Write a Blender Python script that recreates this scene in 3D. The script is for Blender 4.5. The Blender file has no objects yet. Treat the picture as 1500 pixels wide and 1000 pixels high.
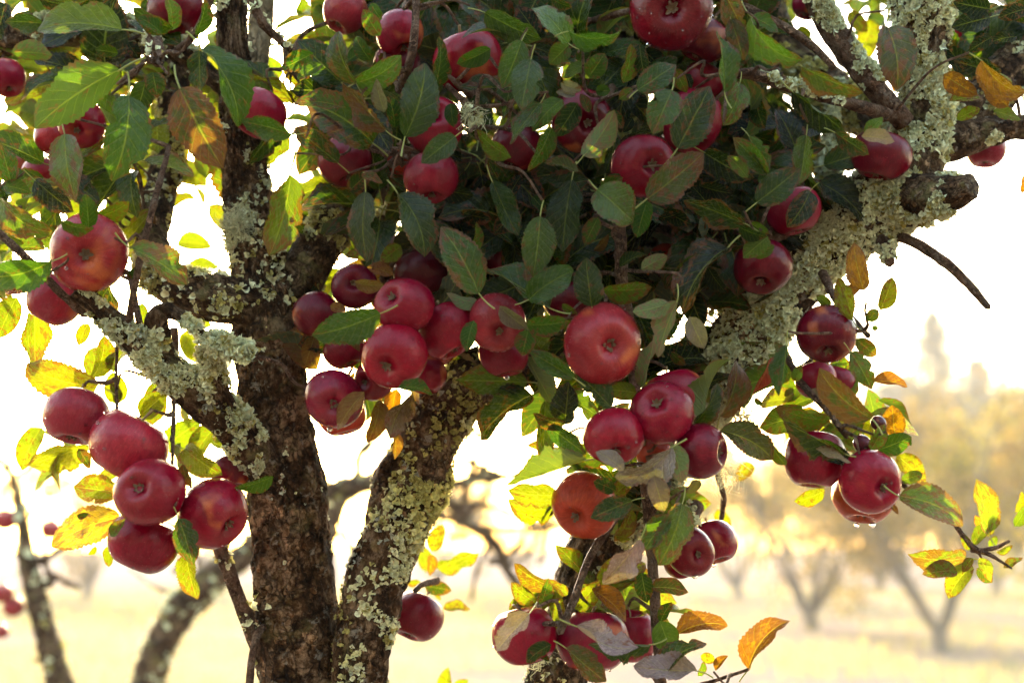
import bpy, math, random
import numpy as np
from mathutils import Vector, Matrix

S = bpy.context.scene
COL = S.collection
R = math.radians

# ------------------------------------------------------------------ camera
K = 36.0 / 50.0 / 1500.0            # metres per photo pixel at one metre
PITCH = math.atan(300 * K)          # the horizon lies 300 photo pixels under the centre
cam_d = bpy.data.cameras.new('camera')
cam_d.lens = 50; cam_d.sensor_width = 36; cam_d.sensor_fit = 'HORIZONTAL'
cam_d.clip_start = 0.05; cam_d.clip_end = 2000
cam_d.dof.use_dof = True
cam_d.dof.focus_distance = 1.44
cam_d.dof.aperture_fstop = 3.6
cam = bpy.data.objects.new('camera', cam_d)
cam.location = (0, 0, 1.5)
cam.rotation_euler = (R(90) + PITCH, 0, 0)
COL.objects.link(cam); S.camera = cam
CM = Matrix.Translation((0, 0, 1.5)) @ Matrix.Rotation(R(90) + PITCH, 4, 'X')
CR = CM.to_3x3()


def at(px, py, d):
    return CM @ Vector(((px - 750) * K * d, (500 - py) * K * d, -d))


# ------------------------------------------------------------------ world, sun, exposure
to_sun = (CR @ Vector(((272 - 750) * K, (500 - 272) * K, -1))).normalized()
SUN_EL = math.asin(to_sun.z)
SUN_AZ = math.atan2(to_sun.x, to_sun.y)
W = bpy.data.worlds.new('World'); S.world = W; W.use_nodes = True
wn = W.node_tree.nodes; wl = W.node_tree.links
sky = wn.new('ShaderNodeTexSky'); sky.sky_type = 'NISHITA'; sky.sun_disc = False
sky.sun_elevation = SUN_EL; sky.sun_rotation = SUN_AZ
sky.air_density = 1.45; sky.dust_density = 2.4; sky.ozone_density = 0.5
wn['Background'].inputs['Strength'].default_value = 0.15
wl.new(sky.outputs['Color'], wn['Background'].inputs['Color'])
sun_d = bpy.data.lights.new('sun', 'SUN'); sun_d.energy = 2.0; sun_d.angle = R(0.5)
sun_d.color = (1.0, 0.90, 0.79)
sun = bpy.data.objects.new('sun', sun_d)
sun.rotation_euler = to_sun.to_track_quat('Z', 'Y').to_euler()
sun.location = (-6, 20, 12)
COL.objects.link(sun)
vs = S.view_settings
vs.view_transform = 'Standard'; vs.look = 'None'; vs.gamma = 1.0; vs.use_curve_mapping = False
vs.exposure = 3.7
vs.use_white_balance = True; vs.white_balance_temperature = 6700; vs.white_balance_tint = 10
S.render.engine = 'CYCLES'
cy = S.cycles
cy.use_denoising = True
cy.max_bounces = 10; cy.diffuse_bounces = 4; cy.glossy_bounces = 3; cy.transmission_bounces = 6
cy.volume_bounces = 0; cy.transparent_max_bounces = 8
cy.caustics_reflective = False; cy.caustics_refractive = False
cy.sample_clamp_indirect = 6.0

rng = random.Random(7)
nrg = np.random.default_rng(7)


# ------------------------------------------------------------------ numpy noise
def _h(ix, iy, iz, s=0):
    h = (ix.astype(np.int64) * 374761393 + iy.astype(np.int64) * 668265263 + iz.astype(np.int64) * 2147483647 + s * 974711) & 0xFFFFFFFF
    h = ((h ^ (h >> 13)) * 1274126177) & 0xFFFFFFFF
    h = ((h ^ (h >> 16)) * 2246822519) & 0xFFFFFFFF
    return ((h ^ (h >> 15)) & 0xFFFFFF) / float(0xFFFFFF)


def vn(p, s=0):
    i = np.floor(p); f = p - i; f = f * f * (3 - 2 * f)
    x, y, z = i[:, 0], i[:, 1], i[:, 2]
    r = 0
    for a in (0, 1):
        wx = f[:, 0] if a else 1 - f[:, 0]
        for b in (0, 1):
            wy = f[:, 1] if b else 1 - f[:, 1]
            for c in (0, 1):
                wz = f[:, 2] if c else 1 - f[:, 2]
                r = r + wx * wy * wz * _h(x + a, y + b, z + c, s)
    return r * 2 - 1


def fbm(p, o=4, s=0):
    r = 0; a = 1.0; t = 0
    for k in range(o):
        r = r + a * vn(p * 2 ** k + 17.3 * k, s + k); t += a; a *= 0.5
    return r / t


def worley(p, s=0):
    i = np.floor(p); F1 = np.full(len(p), 9.0); F2 = np.full(len(p), 9.0)
    for a in (-1, 0, 1):
        for b in (-1, 0, 1):
            for c in (-1, 0, 1):
                x, y, z = i[:, 0] + a, i[:, 1] + b, i[:, 2] + c
                q = np.stack([x + _h(x, y, z, s), y + _h(x, y, z, s + 1), z + _h(x, y, z, s + 2)], 1)
                d = np.sqrt(((q - p) ** 2).sum(1))
                F2 = np.minimum(F2, np.maximum(F1, d)); F1 = np.minimum(F1, d)
    return F1, F2


# ------------------------------------------------------------------ object helpers
def mesh_np(name, V, F, mat=None, smooth=True, uv=None, attrs=None):
    me = bpy.data.meshes.new(name)
    V = np.asarray(V, dtype=np.float32)
    if isinstance(F, np.ndarray):
        n, k = F.shape
        me.vertices.add(len(V)); me.vertices.foreach_set('co', V.ravel())
        me.loops.add(n * k); me.loops.foreach_set('vertex_index', F.astype(np.int32).ravel())
        me.polygons.add(n); me.polygons.foreach_set('loop_start', np.arange(0, n * k, k, dtype=np.int32))
        me.update(calc_edges=True)
    else:
        me.from_pydata(V.tolist(), [], F); me.update()
    if smooth: me.polygons.foreach_set('use_smooth', [True] * len(me.polygons))
    if uv is not None:
        l = me.uv_layers.new(name='UVMap')
        vi = np.empty(len(me.loops), dtype=np.int32); me.loops.foreach_get('vertex_index', vi)
        l.data.foreach_set('uv', np.asarray(uv, dtype=np.float32)[vi].ravel())
    for k, (t, a) in (attrs or {}).items():
        at_ = me.attributes.new(k, t, 'POINT')
        at_.data.foreach_set('color' if 'COLOR' in t else 'vector', np.asarray(a, dtype=np.float32).ravel())
    if mat is not None: me.materials.append(mat)
    me.validate()
    return me


def link(name, me, parent=None, loc=None):
    o = bpy.data.objects.new(name, me); COL.objects.link(o)
    if parent: o.parent = parent
    if loc is not None: o.location = loc
    return o


def tag(o, label=None, cat=None, group=None, kind=None):
    if label: o['label'] = label
    if cat: o['category'] = cat
    if group: o['group'] = group
    if kind: o['kind'] = kind
    return o


def empty(name, loc, label=None, cat=None, group=None):
    o = bpy.data.objects.new(name, None); o.empty_display_size = 0.05
    COL.objects.link(o); o.location = loc
    return tag(o, label, cat, group)


# ------------------------------------------------------------------ node helper
class NT:
    def __init__(s, name):
        s.m = bpy.data.materials.new(name); s.m.use_nodes = True
        s.n = s.m.node_tree.nodes; s.l = s.m.node_tree.links
        s.n.clear(); s.out = s.n.new('ShaderNodeOutputMaterial')

    def new(s, t, **kw):
        o = s.n.new('ShaderNode' + t)
        for k, v in kw.items():
            setattr(o, k, v)
        return o

    def put(s, sock, v):
        if isinstance(v, (int, float)):
            sock.default_value = v
        elif isinstance(v, (tuple, list)):
            sock.default_value = tuple(v) + ((1,) if len(v) == 3 and sock.type == 'RGBA' else ())
        else:
            s.l.new(v, sock)

    def math(s, op, a, b=None, c=None, clamp=False):
        o = s.new('Math', operation=op, use_clamp=clamp)
        for i, v in enumerate((a, b, c)):
            if v is not None: s.put(o.inputs[i], v)
        return o.outputs[0]

    def vmath(s, op, a, b=None):
        o = s.new('VectorMath', operation=op)
        s.put(o.inputs[0], a)
        if b is not None: s.put(o.inputs[1], b)
        return o.outputs['Vector'] if op not in ('LENGTH', 'DOT_PRODUCT') else o.outputs['Value']

    def mix(s, f, a, b, mode='MIX'):
        o = s.new('Mix', data_type='RGBA', blend_type=mode)
        s.put(o.inputs[0], f); s.put(o.inputs[6], a); s.put(o.inputs[7], b)
        return o.outputs[2]

    def noise(s, vec, scale, detail=4, rough=0.55, dist=0.0, col=False):
        o = s.new('TexNoise'); s.put(o.inputs['Vector'], vec)
        o.inputs['Scale'].default_value = scale; o.inputs['Detail'].default_value = detail
        o.inputs['Roughness'].default_value = rough; o.inputs['Distortion'].default_value = dist
        return o.outputs['Color' if col else 'Fac']

    def voro(s, vec, scale, feature='F1', rnd=1.0, out='Distance'):
        o = s.new('TexVoronoi', feature=feature); s.put(o.inputs['Vector'], vec)
        o.inputs['Scale'].default_value = scale; o.inputs['Randomness'].default_value = rnd
        return o.outputs[out]

    def step(s, v, lo, hi, a=0.0, b=1.0):
        o = s.new('MapRange', interpolation_type='SMOOTHSTEP')
        for i, x in enumerate((v, lo, hi, a, b)):
            s.put(o.inputs[i], x)
        return o.outputs[0]

    def ramp(s, f, stops):
        o = s.new('ValToRGB'); s.put(o.inputs[0], f)
        e = o.color_ramp.elements
        while len(e) < len(stops): e.new(0.5)
        for k, (p, c) in enumerate(stops):
            e[k].position = p; e[k].color = tuple(c) + (1,)
        return o.outputs[0]

    def bump(s, h, strength=0.5, dist=0.001, normal=None):
        o = s.new('Bump'); s.put(o.inputs['Height'], h)
        o.inputs['Strength'].default_value = strength; o.inputs['Distance'].default_value = dist
        if normal is not None: s.l.new(normal, o.inputs['Normal'])
        return o.outputs[0]

    def bsdf(s, **kw):
        o = s.new('BsdfPrincipled')
        for k, v in kw.items():
            s.put(o.inputs[k.replace('_', ' ')], v)
        return o.outputs[0]

    def done(s, sh):
        s.l.new(sh, s.out.inputs['Surface']); return s.m
# ------------------------------------------------------------------ materials
def mat_leaf(name='leaf_blade', vcol=False, trans=0.46):
    t = NT(name)
    oi = t.new('ObjectInfo'); tc = t.new('TexCoord')
    sp = t.new('SeparateXYZ'); t.l.new(tc.outputs['UV'], sp.inputs[0])
    au = t.math('ABSOLUTE', t.math('MULTIPLY_ADD', sp.outputs[0], 2.0, -1.0)); v = sp.outputs[1]
    if vcol:
        at_ = t.new('Attribute', attribute_name='tint'); tint = at_.outputs['Color']; alpha = at_.outputs['Alpha']
        crd = tc.outputs['Object']; gn = t.new('NewGeometry'); rn = gn.outputs['Random Per Island']
    else:
        tint = oi.outputs['Color']; alpha = oi.outputs['Alpha']; rn = oi.outputs['Random']
        o = t.new('CombineXYZ'); t.put(o.inputs[0], t.math('MULTIPLY', rn, 37.0)); t.put(o.inputs[2], t.math('MULTIPLY', rn, 91.0))
        crd = t.vmath('ADD', tc.outputs['UV'], o.outputs[0])
    sc = 40 if vcol else 1.0
    n1 = t.noise(crd, 3.0 * sc, 5, 0.6)
    n2 = t.noise(crd, 14.0 * sc, 4, 0.65)
    n3 = t.noise(crd, 5.0 * sc, 5, 0.7, 0.4)
    base = t.mix(1.0, tint, t.ramp(n1, [(0.25, (0.62, 0.66, 0.6)), (0.55, (1, 1, 1)), (0.8, (1.35, 1.2, 1.1))]), 'MULTIPLY')
    base = t.mix(t.step(n2, 0.5, 0.75, 0, 0.35), base, t.mix(1.0, base, (1.7, 1.35, 0.8), 'MULTIPLY'))
    # brown and purple blotches, from the rim inwards
    rim = t.step(au, 0.6, 1.0, 0, 0.10)
    tipm = t.step(v, 0.6, 1.0, 0, 0.08)
    thr = t.math('SUBTRACT', 1.0, alpha)
    bl = t.math('ADD', t.math('ADD', n3, rim), tipm)
    bf = t.step(t.math('SUBTRACT', bl, thr), -0.015, 0.045)
    spots = t.step(t.voro(crd, 11.0 * sc), 0.10, 0.19, 1, 0)
    spots = t.math('MULTIPLY', spots, t.step(t.noise(crd, 2.3 * sc, 2), 0.5, 0.62))
    bcol = t.mix(t.noise(crd, 7.0 * sc, 3), (0.13, 0.028, 0.008), (0.085, 0.032, 0.026))
    base = t.mix(t.math('MULTIPLY', bf, 0.85), base, bcol)
    base = t.mix(t.math('MULTIPLY', spots, 0.7), base, (0.07, 0.022, 0.010))
    # veins
    mid = t.step(au, 0.02, 0.065, 1, 0)
    w = t.math('FRACT', t.math('SUBTRACT', t.math('MULTIPLY', v, 8.0), t.math('MULTIPLY', t.math('POWER', au, 0.8), 2.1)))
    sv = t.step(t.math('ABSOLUTE', t.math('SUBTRACT', w, 0.5)), 0.03, 0.11, 1, 0)
    sv = t.math('MULTIPLY', sv, t.step(au, 0.75, 1.0, 1, 0))
    net = t.step(t.voro(crd, 30.0 * sc, 'DISTANCE_TO_EDGE'), 0.0, 0.12, 1, 0)
    vein = t.math('MAXIMUM', t.math('MULTIPLY', mid, 0.75), t.math('MULTIPLY', sv, 0.28))
    lite = t.mix(0.5, t.mix(1.0, base, (1.9, 1.8, 1.4), 'MULTIPLY'), (0.22, 0.24, 0.08))
    base = t.mix(vein, base, lite)
    g = t.new('NewGeometry'); bk = g.outputs['Backfacing']
    pale = t.mix(0.5, t.mix(1.0, base, (1.9, 1.75, 1.7), 'MULTIPLY'), (0.22, 0.24, 0.14))
    col = t.mix(bk, base, pale)
    puck = t.noise(crd, 9.0 * sc, 3, 0.5)
    h = t.math('ADD', t.math('MULTIPLY', puck, 0.9), t.math('MULTIPLY', t.math('MAXIMUM', mid, t.math('MULTIPLY', sv, 0.6)), -0.55))
    h = t.math('ADD', h, t.math('MULTIPLY', net, -0.12))
    nb = t.bump(h, 0.8, 0.0026)
    rg = t.mix(bk, t.step(n2, 0.3, 0.8, 0.18, 0.40), (0.72, 0.72, 0.72))
    p = t.bsdf(Base_Color=col, Roughness=rg, Normal=nb, IOR=1.5, Specular_IOR_Level=(0.10 if vcol else t.mix(bk, (0.42, 0.42, 0.42), (0.08, 0.08, 0.08))))
    gm = t.new('Gamma'); t.l.new(base, gm.inputs[0]); gm.inputs[1].default_value = 0.80
    tcol = t.mix(1.0, gm.outputs[0], (0.98, 1.12, 0.10), 'MULTIPLY')
    cl = t.new('Clamp') if False else None
    tr = t.new('BsdfTranslucent'); t.l.new(tcol, tr.inputs['Color']); t.l.new(nb, tr.inputs['Normal'])
    m = t.new('MixShader'); t.put(m.inputs[0], trans); t.l.new(p, m.inputs[1]); t.l.new(tr.outputs[0], m.inputs[2])
    return t.done(m.outputs[0])


def mat_apple():
    t = NT('apple_skin')
    oi = t.new('ObjectInfo'); tc = t.new('TexCoord'); P = tc.outputs['Object']
    o = t.new('CombineXYZ'); t.put(o.inputs[0], t.math('MULTIPLY', oi.outputs['Random'], 50.0)); t.put(o.inputs[1], t.math('MULTIPLY', oi.outputs['Random'], 23.0))
    sp = t.new('SeparateXYZ'); t.l.new(P, sp.inputs[0])
    fl = t.new('CombineXYZ'); t.put(fl.inputs[0], sp.outputs[0]); t.put(fl.inputs[1], sp.outputs[1])
    dirv = t.vmath('NORMALIZE', fl.outputs[0])
    d2 = t.new('SeparateXYZ'); t.l.new(dirv, d2.inputs[0])
    st = t.new('CombineXYZ'); t.put(st.inputs[0], d2.outputs[0]); t.put(st.inputs[1], d2.outputs[1]); t.put(st.inputs[2], t.math('MULTIPLY', sp.outputs[2], 0.35))
    Q = t.vmath('ADD', P, o.outputs[0]); ST = t.vmath('ADD', st.outputs[0], o.outputs[0])
    streak = t.noise(ST, 17.0, 5, 0.72)
    blot = t.noise(Q, 1.1, 3, 0.5, 0.3)
    fine = t.noise(Q, 26.0, 3, 0.7)
    base = oi.outputs['Color']
    dark = t.mix(1.0, base, (0.74, 0.62, 0.72), 'MULTIPLY')
    lite = t.mix(0.30, t.mix(1.0, base, (1.5, 1.6, 1.4), 'MULTIPLY'), (0.36, 0.012, 0.03))
    c = t.mix(t.step(streak, 0.36, 0.66), dark, base)
    c = t.mix(t.step(t.math('ADD', t.math('MULTIPLY', blot, 0.75), t.math('MULTIPLY', streak, 0.3)), 0.50, 0.80, 0, 0.6), c, lite)
    # pale round the calyx basin
    cal = t.step(sp.outputs[2], -0.95, -0.70, 0.22, 0)
    c = t.mix(t.math('MULTIPLY', cal, streak), c, (0.34, 0.10, 0.07))
    yb = t.math('MULTIPLY', t.step(t.noise(Q, 0.9, 2, 0.5, 0.4), 0.56, 0.72), t.step(oi.outputs['Random'], 0.55, 0.75, 0.0, 0.55))
    c = t.mix(yb, c, t.mix(streak, (0.42, 0.05, 0.02), (0.44, 0.19, 0.04)))
    # waxy bloom
    bm = t.math('MULTIPLY', t.step(t.noise(Q, 2.4, 5, 0.7), 0.42, 0.72), oi.outputs['Alpha'])
    bm = t.math('MULTIPLY', bm, t.step(fine, 0.25, 0.7, 0.35, 1.0))
    c = t.mix(t.math('MULTIPLY', bm, 0.06), c, (0.46, 0.22, 0.26))
    # lenticels
    len_ = t.step(t.voro(Q, 9.5), 0.05, 0.095, 1, 0)
    c = t.mix(t.math('MULTIPLY', len_, 0.55), c, (0.46, 0.17, 0.12))
    len2 = t.step(t.voro(t.vmath('ADD', Q, (3.1, 1.7, 9.2)), 24.0), 0.06, 0.14, 1, 0)
    c = t.mix(t.math('MULTIPLY', len2, t.step(t.noise(Q, 2.0, 2), 0.35, 0.65, 0.05, 0.30)), c, (0.46, 0.12, 0.10))
    grain = t.noise(Q, 48.0, 3, 0.75)
    c = t.mix(1.0, c, t.ramp(grain, [(0.3, (0.72, 0.7, 0.7)), (0.55, (1, 1, 1)), (0.75, (1.25, 1.6, 1.5))]), 'MULTIPLY')
    # russet scars
    sc = t.step(t.noise(Q, 3.4, 6, 0.78, 1.4), 0.68, 0.74)
    c = t.mix(t.math('MULTIPLY', sc, 0.55), c, (0.16, 0.07, 0.035))
    wet = t.noise(Q, 5.5, 3, 0.6, 0.6)
    rg = t.math('ADD', t.math('MULTIPLY', bm, 0.16), t.step(wet, 0.42, 0.62, 0.07, 0.22))
    h = t.math('ADD', t.math('MULTIPLY', fine, 0.35), t.math('MULTIPLY', t.noise(Q, 4.0, 2), 1.2))
    nb = t.bump(h, 0.12, 0.02)
    p = t.bsdf(Base_Color=c, Roughness=rg, Normal=nb, IOR=1.45, Specular_IOR_Level=0.20, Subsurface_Weight=0.12, Subsurface_Scale=0.004, Coat_Weight=0.0, Coat_Roughness=0.08)
    t.n[-1] if False else None
    return t.done(p)


def mat_bark(name, c0, c1, c2, scale=1.0, moss=0.3):
    t = NT(name)
    a = t.new('Attribute', attribute_name='cyl'); C = a.outputs['Vector']
    sw = t.vmath('MULTIPLY', t.vmath('SUBTRACT', t.noise(C, 70 * scale, 3, col=True), (0.5, 0.5, 0.5)), (0.016, 0.016, 0.016))
    Cs = t.vmath('MULTIPLY', t.vmath('ADD', C, sw), (1.0, 1.0, 0.30))      # drawn out along the limb
    big = t.noise(C, 26 * scale, 6, 0.65, 0.4)
    fib = t.noise(Cs, 190 * scale, 5, 0.7)
    fine = t.noise(C, 240 * scale, 5, 0.72)
    ck = t.step(t.voro(Cs, 105 * scale, 'DISTANCE_TO_EDGE'), 0.0, 0.10, 1, 0)
    cross = t.step(t.voro(t.vmath('MULTIPLY', t.vmath('ADD', C, sw), (0.45, 0.45, 1.0)), 120 * scale, 'DISTANCE_TO_EDGE'), 0.0, 0.09, 1, 0)
    ck = t.math('MULTIPLY', ck, t.step(t.noise(C, 34 * scale, 3), 0.42, 0.58))
    cross = t.math('MULTIPLY', cross, t.step(t.noise(C, 27 * scale, 3), 0.5, 0.6))
    ck = t.math('MAXIMUM', ck, cross)
    c = t.ramp(t.math('ADD', t.math('MULTIPLY', big, 0.45), t.math('ADD', t.math('MULTIPLY', fib, 0.3), t.math('MULTIPLY', fine, 0.25))), [(0.40, c0), (0.49, c1), (0.58, c2)])
    pm = t.step(t.noise(C, 20 * scale, 4, 0.6), 0.44, 0.56)
    cell = t.new('SeparateColor'); t.l.new(t.voro(t.vmath('MULTIPLY', t.vmath('ADD', C, sw), (1.0, 1.0, 0.55)), 150 * scale, out='Color'), cell.inputs[0])
    pl = t.ramp(cell.outputs[0], [(0.0, (0.35, 0.32, 0.30)), (0.55, (1.0, 1.0, 1.0)), (0.8, (1.7, 1.7, 1.7)), (1.0, (2.6, 2.5, 2.4))])
    c = t.mix(pm, c, t.mix(1.0, c, pl, 'MULTIPLY'))
    pe = t.step(t.voro(t.vmath('MULTIPLY', t.vmath('ADD', C, sw), (1.0, 1.0, 0.55)), 150 * scale, 'DISTANCE_TO_EDGE'), 0.0, 0.07, 1, 0)
    ck = t.math('MAXIMUM', ck, t.math('MULTIPLY', pe, pm))
    c = t.mix(t.math('MULTIPLY', ck, 0.8), c, tuple(x * 0.45 for x in c0))
    if moss:
        mm = t.math('MULTIPLY', t.step(t.noise(C, 30, 4, 0.6), 0.54, 0.66), moss)
        c = t.mix(mm, c, t.mix(t.noise(C, 90, 3), (0.10, 0.075, 0.016), (0.22, 0.20, 0.09)))
        gs = t.math('MULTIPLY', t.step(t.noise(C, 55, 5, 0.7), 0.60, 0.66), 0.7)
        c = t.mix(gs, c, (0.24, 0.21, 0.17))
    h = t.math('ADD', t.math('ADD', t.math('MULTIPLY', fine, 0.45), t.math('ADD', t.math('MULTIPLY', fib, 0.5), t.math('MULTIPLY', t.math('MULTIPLY', cell.outputs[0], pm), 0.5))), t.math('MULTIPLY', ck, -0.6))
    h = t.math('ADD', h, t.math('MULTIPLY', t.noise(C, 420 * scale, 3, 0.6), 0.35))
    return t.done(t.bsdf(Base_Color=c, Roughness=0.82, Normal=t.bump(h, 1.0, 0.007), IOR=1.4, Specular_IOR_Level=0.12))


def mat_lichen():
    t = NT('lichen')
    a = t.new('Attribute', attribute_name='tint'); tc = t.new('TexCoord')
    n = t.noise(tc.outputs['Object'], 350, 3, 0.7)
    c = t.mix(1.0, a.outputs['Color'], t.ramp(n, [(0.3, (0.55, 0.55, 0.5)), (0.6, (1.0, 1.0, 1.0)), (0.8, (1.15, 1.15, 1.1))]), 'MULTIPLY')
    p = t.bsdf(Base_Color=c, Roughness=0.9, Normal=t.bump(n, 0.6, 0.0012), IOR=1.35, Specular_IOR_Level=0.1)
    tr = t.new('BsdfTranslucent'); t.l.new(c, tr.inputs[0])
    m = t.new('MixShader'); t.put(m.inputs[0], 0.22); t.l.new(p, m.inputs[1]); t.l.new(tr.outputs[0], m.inputs[2])
    return t.done(m.outputs[0])


def mat_simple(name, col, rough=0.8, var=0.3, scale=30, trans=0.0):
    t = NT(name); tc = t.new('TexCoord')
    n = t.noise(tc.outputs['Object'], scale, 4, 0.6)
    c = t.mix(n, tuple(x * (1 - var) for x in col), tuple(min(1, x * (1 + var)) for x in col))
    p = t.bsdf(Base_Color=c, Roughness=rough, Normal=t.bump(n, 0.3, 0.002))
    if trans:
        tr = t.new('BsdfTranslucent'); t.put(tr.inputs[0], t.mix(1.0, c, (1.8, 1.7, 0.9), 'MULTIPLY'))
        m = t.new('MixShader'); t.put(m.inputs[0], trans); t.l.new(p, m.inputs[1]); t.l.new(tr.outputs[0], m.inputs[2])
        p = m.outputs[0]
    return t.done(p)


def mat_water():
    t = NT('water_drop')
    return t.done(t.bsdf(Base_Color=(1, 1, 1), Roughness=0.0, IOR=1.33, Transmission_Weight=1.0))


def mat_ground():
    t = NT('dry_meadow'); tc = t.new('TexCoord'); P = tc.outputs['Object']
    a = t.noise(P, 0.25, 5, 0.6); b = t.noise(P, 9.0, 5, 0.7)
    c = t.mix(a, (0.15, 0.115, 0.094), (0.225, 0.178, 0.150))
    c = t.mix(t.step(b, 0.4, 0.7, 0, 0.7), c, (0.12, 0.092, 0.068))
    return t.done(t.bsdf(Base_Color=c, Roughness=0.95, Normal=t.bump(b, 0.8, 0.05), Specular_IOR_Level=0.0))


def mat_crown(name, tr_f=0.5):
    t = NT(name); at_ = t.new('Attribute', attribute_name='tint')
    p = t.bsdf(Base_Color=at_.outputs['Color'], Roughness=0.7, Specular_IOR_Level=0.1)
    tr = t.new('BsdfTranslucent'); t.put(tr.inputs[0], t.mix(1.0, at_.outputs['Color'], (1.7, 1.5, 0.8), 'MULTIPLY'))
    m = t.new('MixShader'); t.put(m.inputs[0], tr_f); t.l.new(p, m.inputs[1]); t.l.new(tr.outputs[0], m.inputs[2])
    return t.done(m.outputs[0])


M_LEAF = mat_leaf(); M_DRY = mat_leaf('dry_leaf', False, 0.10); M_FOL = mat_leaf('foliage_blade', True); M_APPLE = mat_apple()
M_TRUNK = mat_bark('bark_trunk', (0.007, 0.0034, 0.0016), (0.055, 0.026, 0.0105), (0.24, 0.155, 0.092), 1.0, 0.3)
M_LIMB = mat_bark('bark_limb', (0.011, 0.0055, 0.0028), (0.055, 0.029, 0.0135), (0.20, 0.135, 0.082), 1.2, 0.8)
M_TWIG = mat_bark('bark_twig', (0.065, 0.033, 0.021), (0.14, 0.078, 0.050), (0.22, 0.16, 0.115), 2.0, 0.15)
M_WOOD = mat_bark('bare_wood', (0.12, 0.085, 0.05), (0.24, 0.18, 0.11), (0.36, 0.29, 0.20), 0.9, 0.0)
M_LICH = mat_lichen(); M_WATER = mat_water(); M_GROUND = mat_ground()
M_STEM = mat_simple('fruit_stem', (0.16, 0.10, 0.04), 0.7)
M_PETI = mat_simple('leaf_stalk', (0.22, 0.24, 0.06), 0.5, 0.3, 60, 0.25)
M_CALYX = mat_simple('dried_calyx', (0.10, 0.06, 0.03), 0.9, 0.5, 300)
M_CROWN = mat_crown('crown_leaf'); M_NEEDLE = mat_crown('crown_needle', 0.25); M_GRASS = mat_crown('grass_blade', 0.55)
M_FARBARK = mat_simple('far_bark', (0.10, 0.075, 0.055), 0.9, 0.4, 12)
# ------------------------------------------------------------------ tubes: trunk, limbs, twigs
def spline(P, r, ds):
    P = np.array(P, float); r = np.array(r, float); n = len(P)
    E = np.vstack([2 * P[0] - P[1], P, 2 * P[-1] - P[-2]]); out = []; rr = []
    for i in range(n - 1):
        p0, p1, p2, p3 = E[i:i + 4]
        L = np.linalg.norm(p2 - p1); k = max(2, int(L / ds))
        u = np.arange(k) / k; u = u[:, None]
        out.append(0.5 * (2 * p1 + (p2 - p0) * u + (2 * p0 - 5 * p1 + 4 * p2 - p3) * u ** 2 + (3 * p1 - p0 - 3 * p2 + p3) * u ** 3))
        s = u[:, 0]; s = s * s * (3 - 2 * s); rr.append(r[i] * (1 - s) + r[i + 1] * s)
    out.append(P[-1:]); rr.append(r[-1:])
    return np.vstack(out), np.concatenate(rr)


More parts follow.
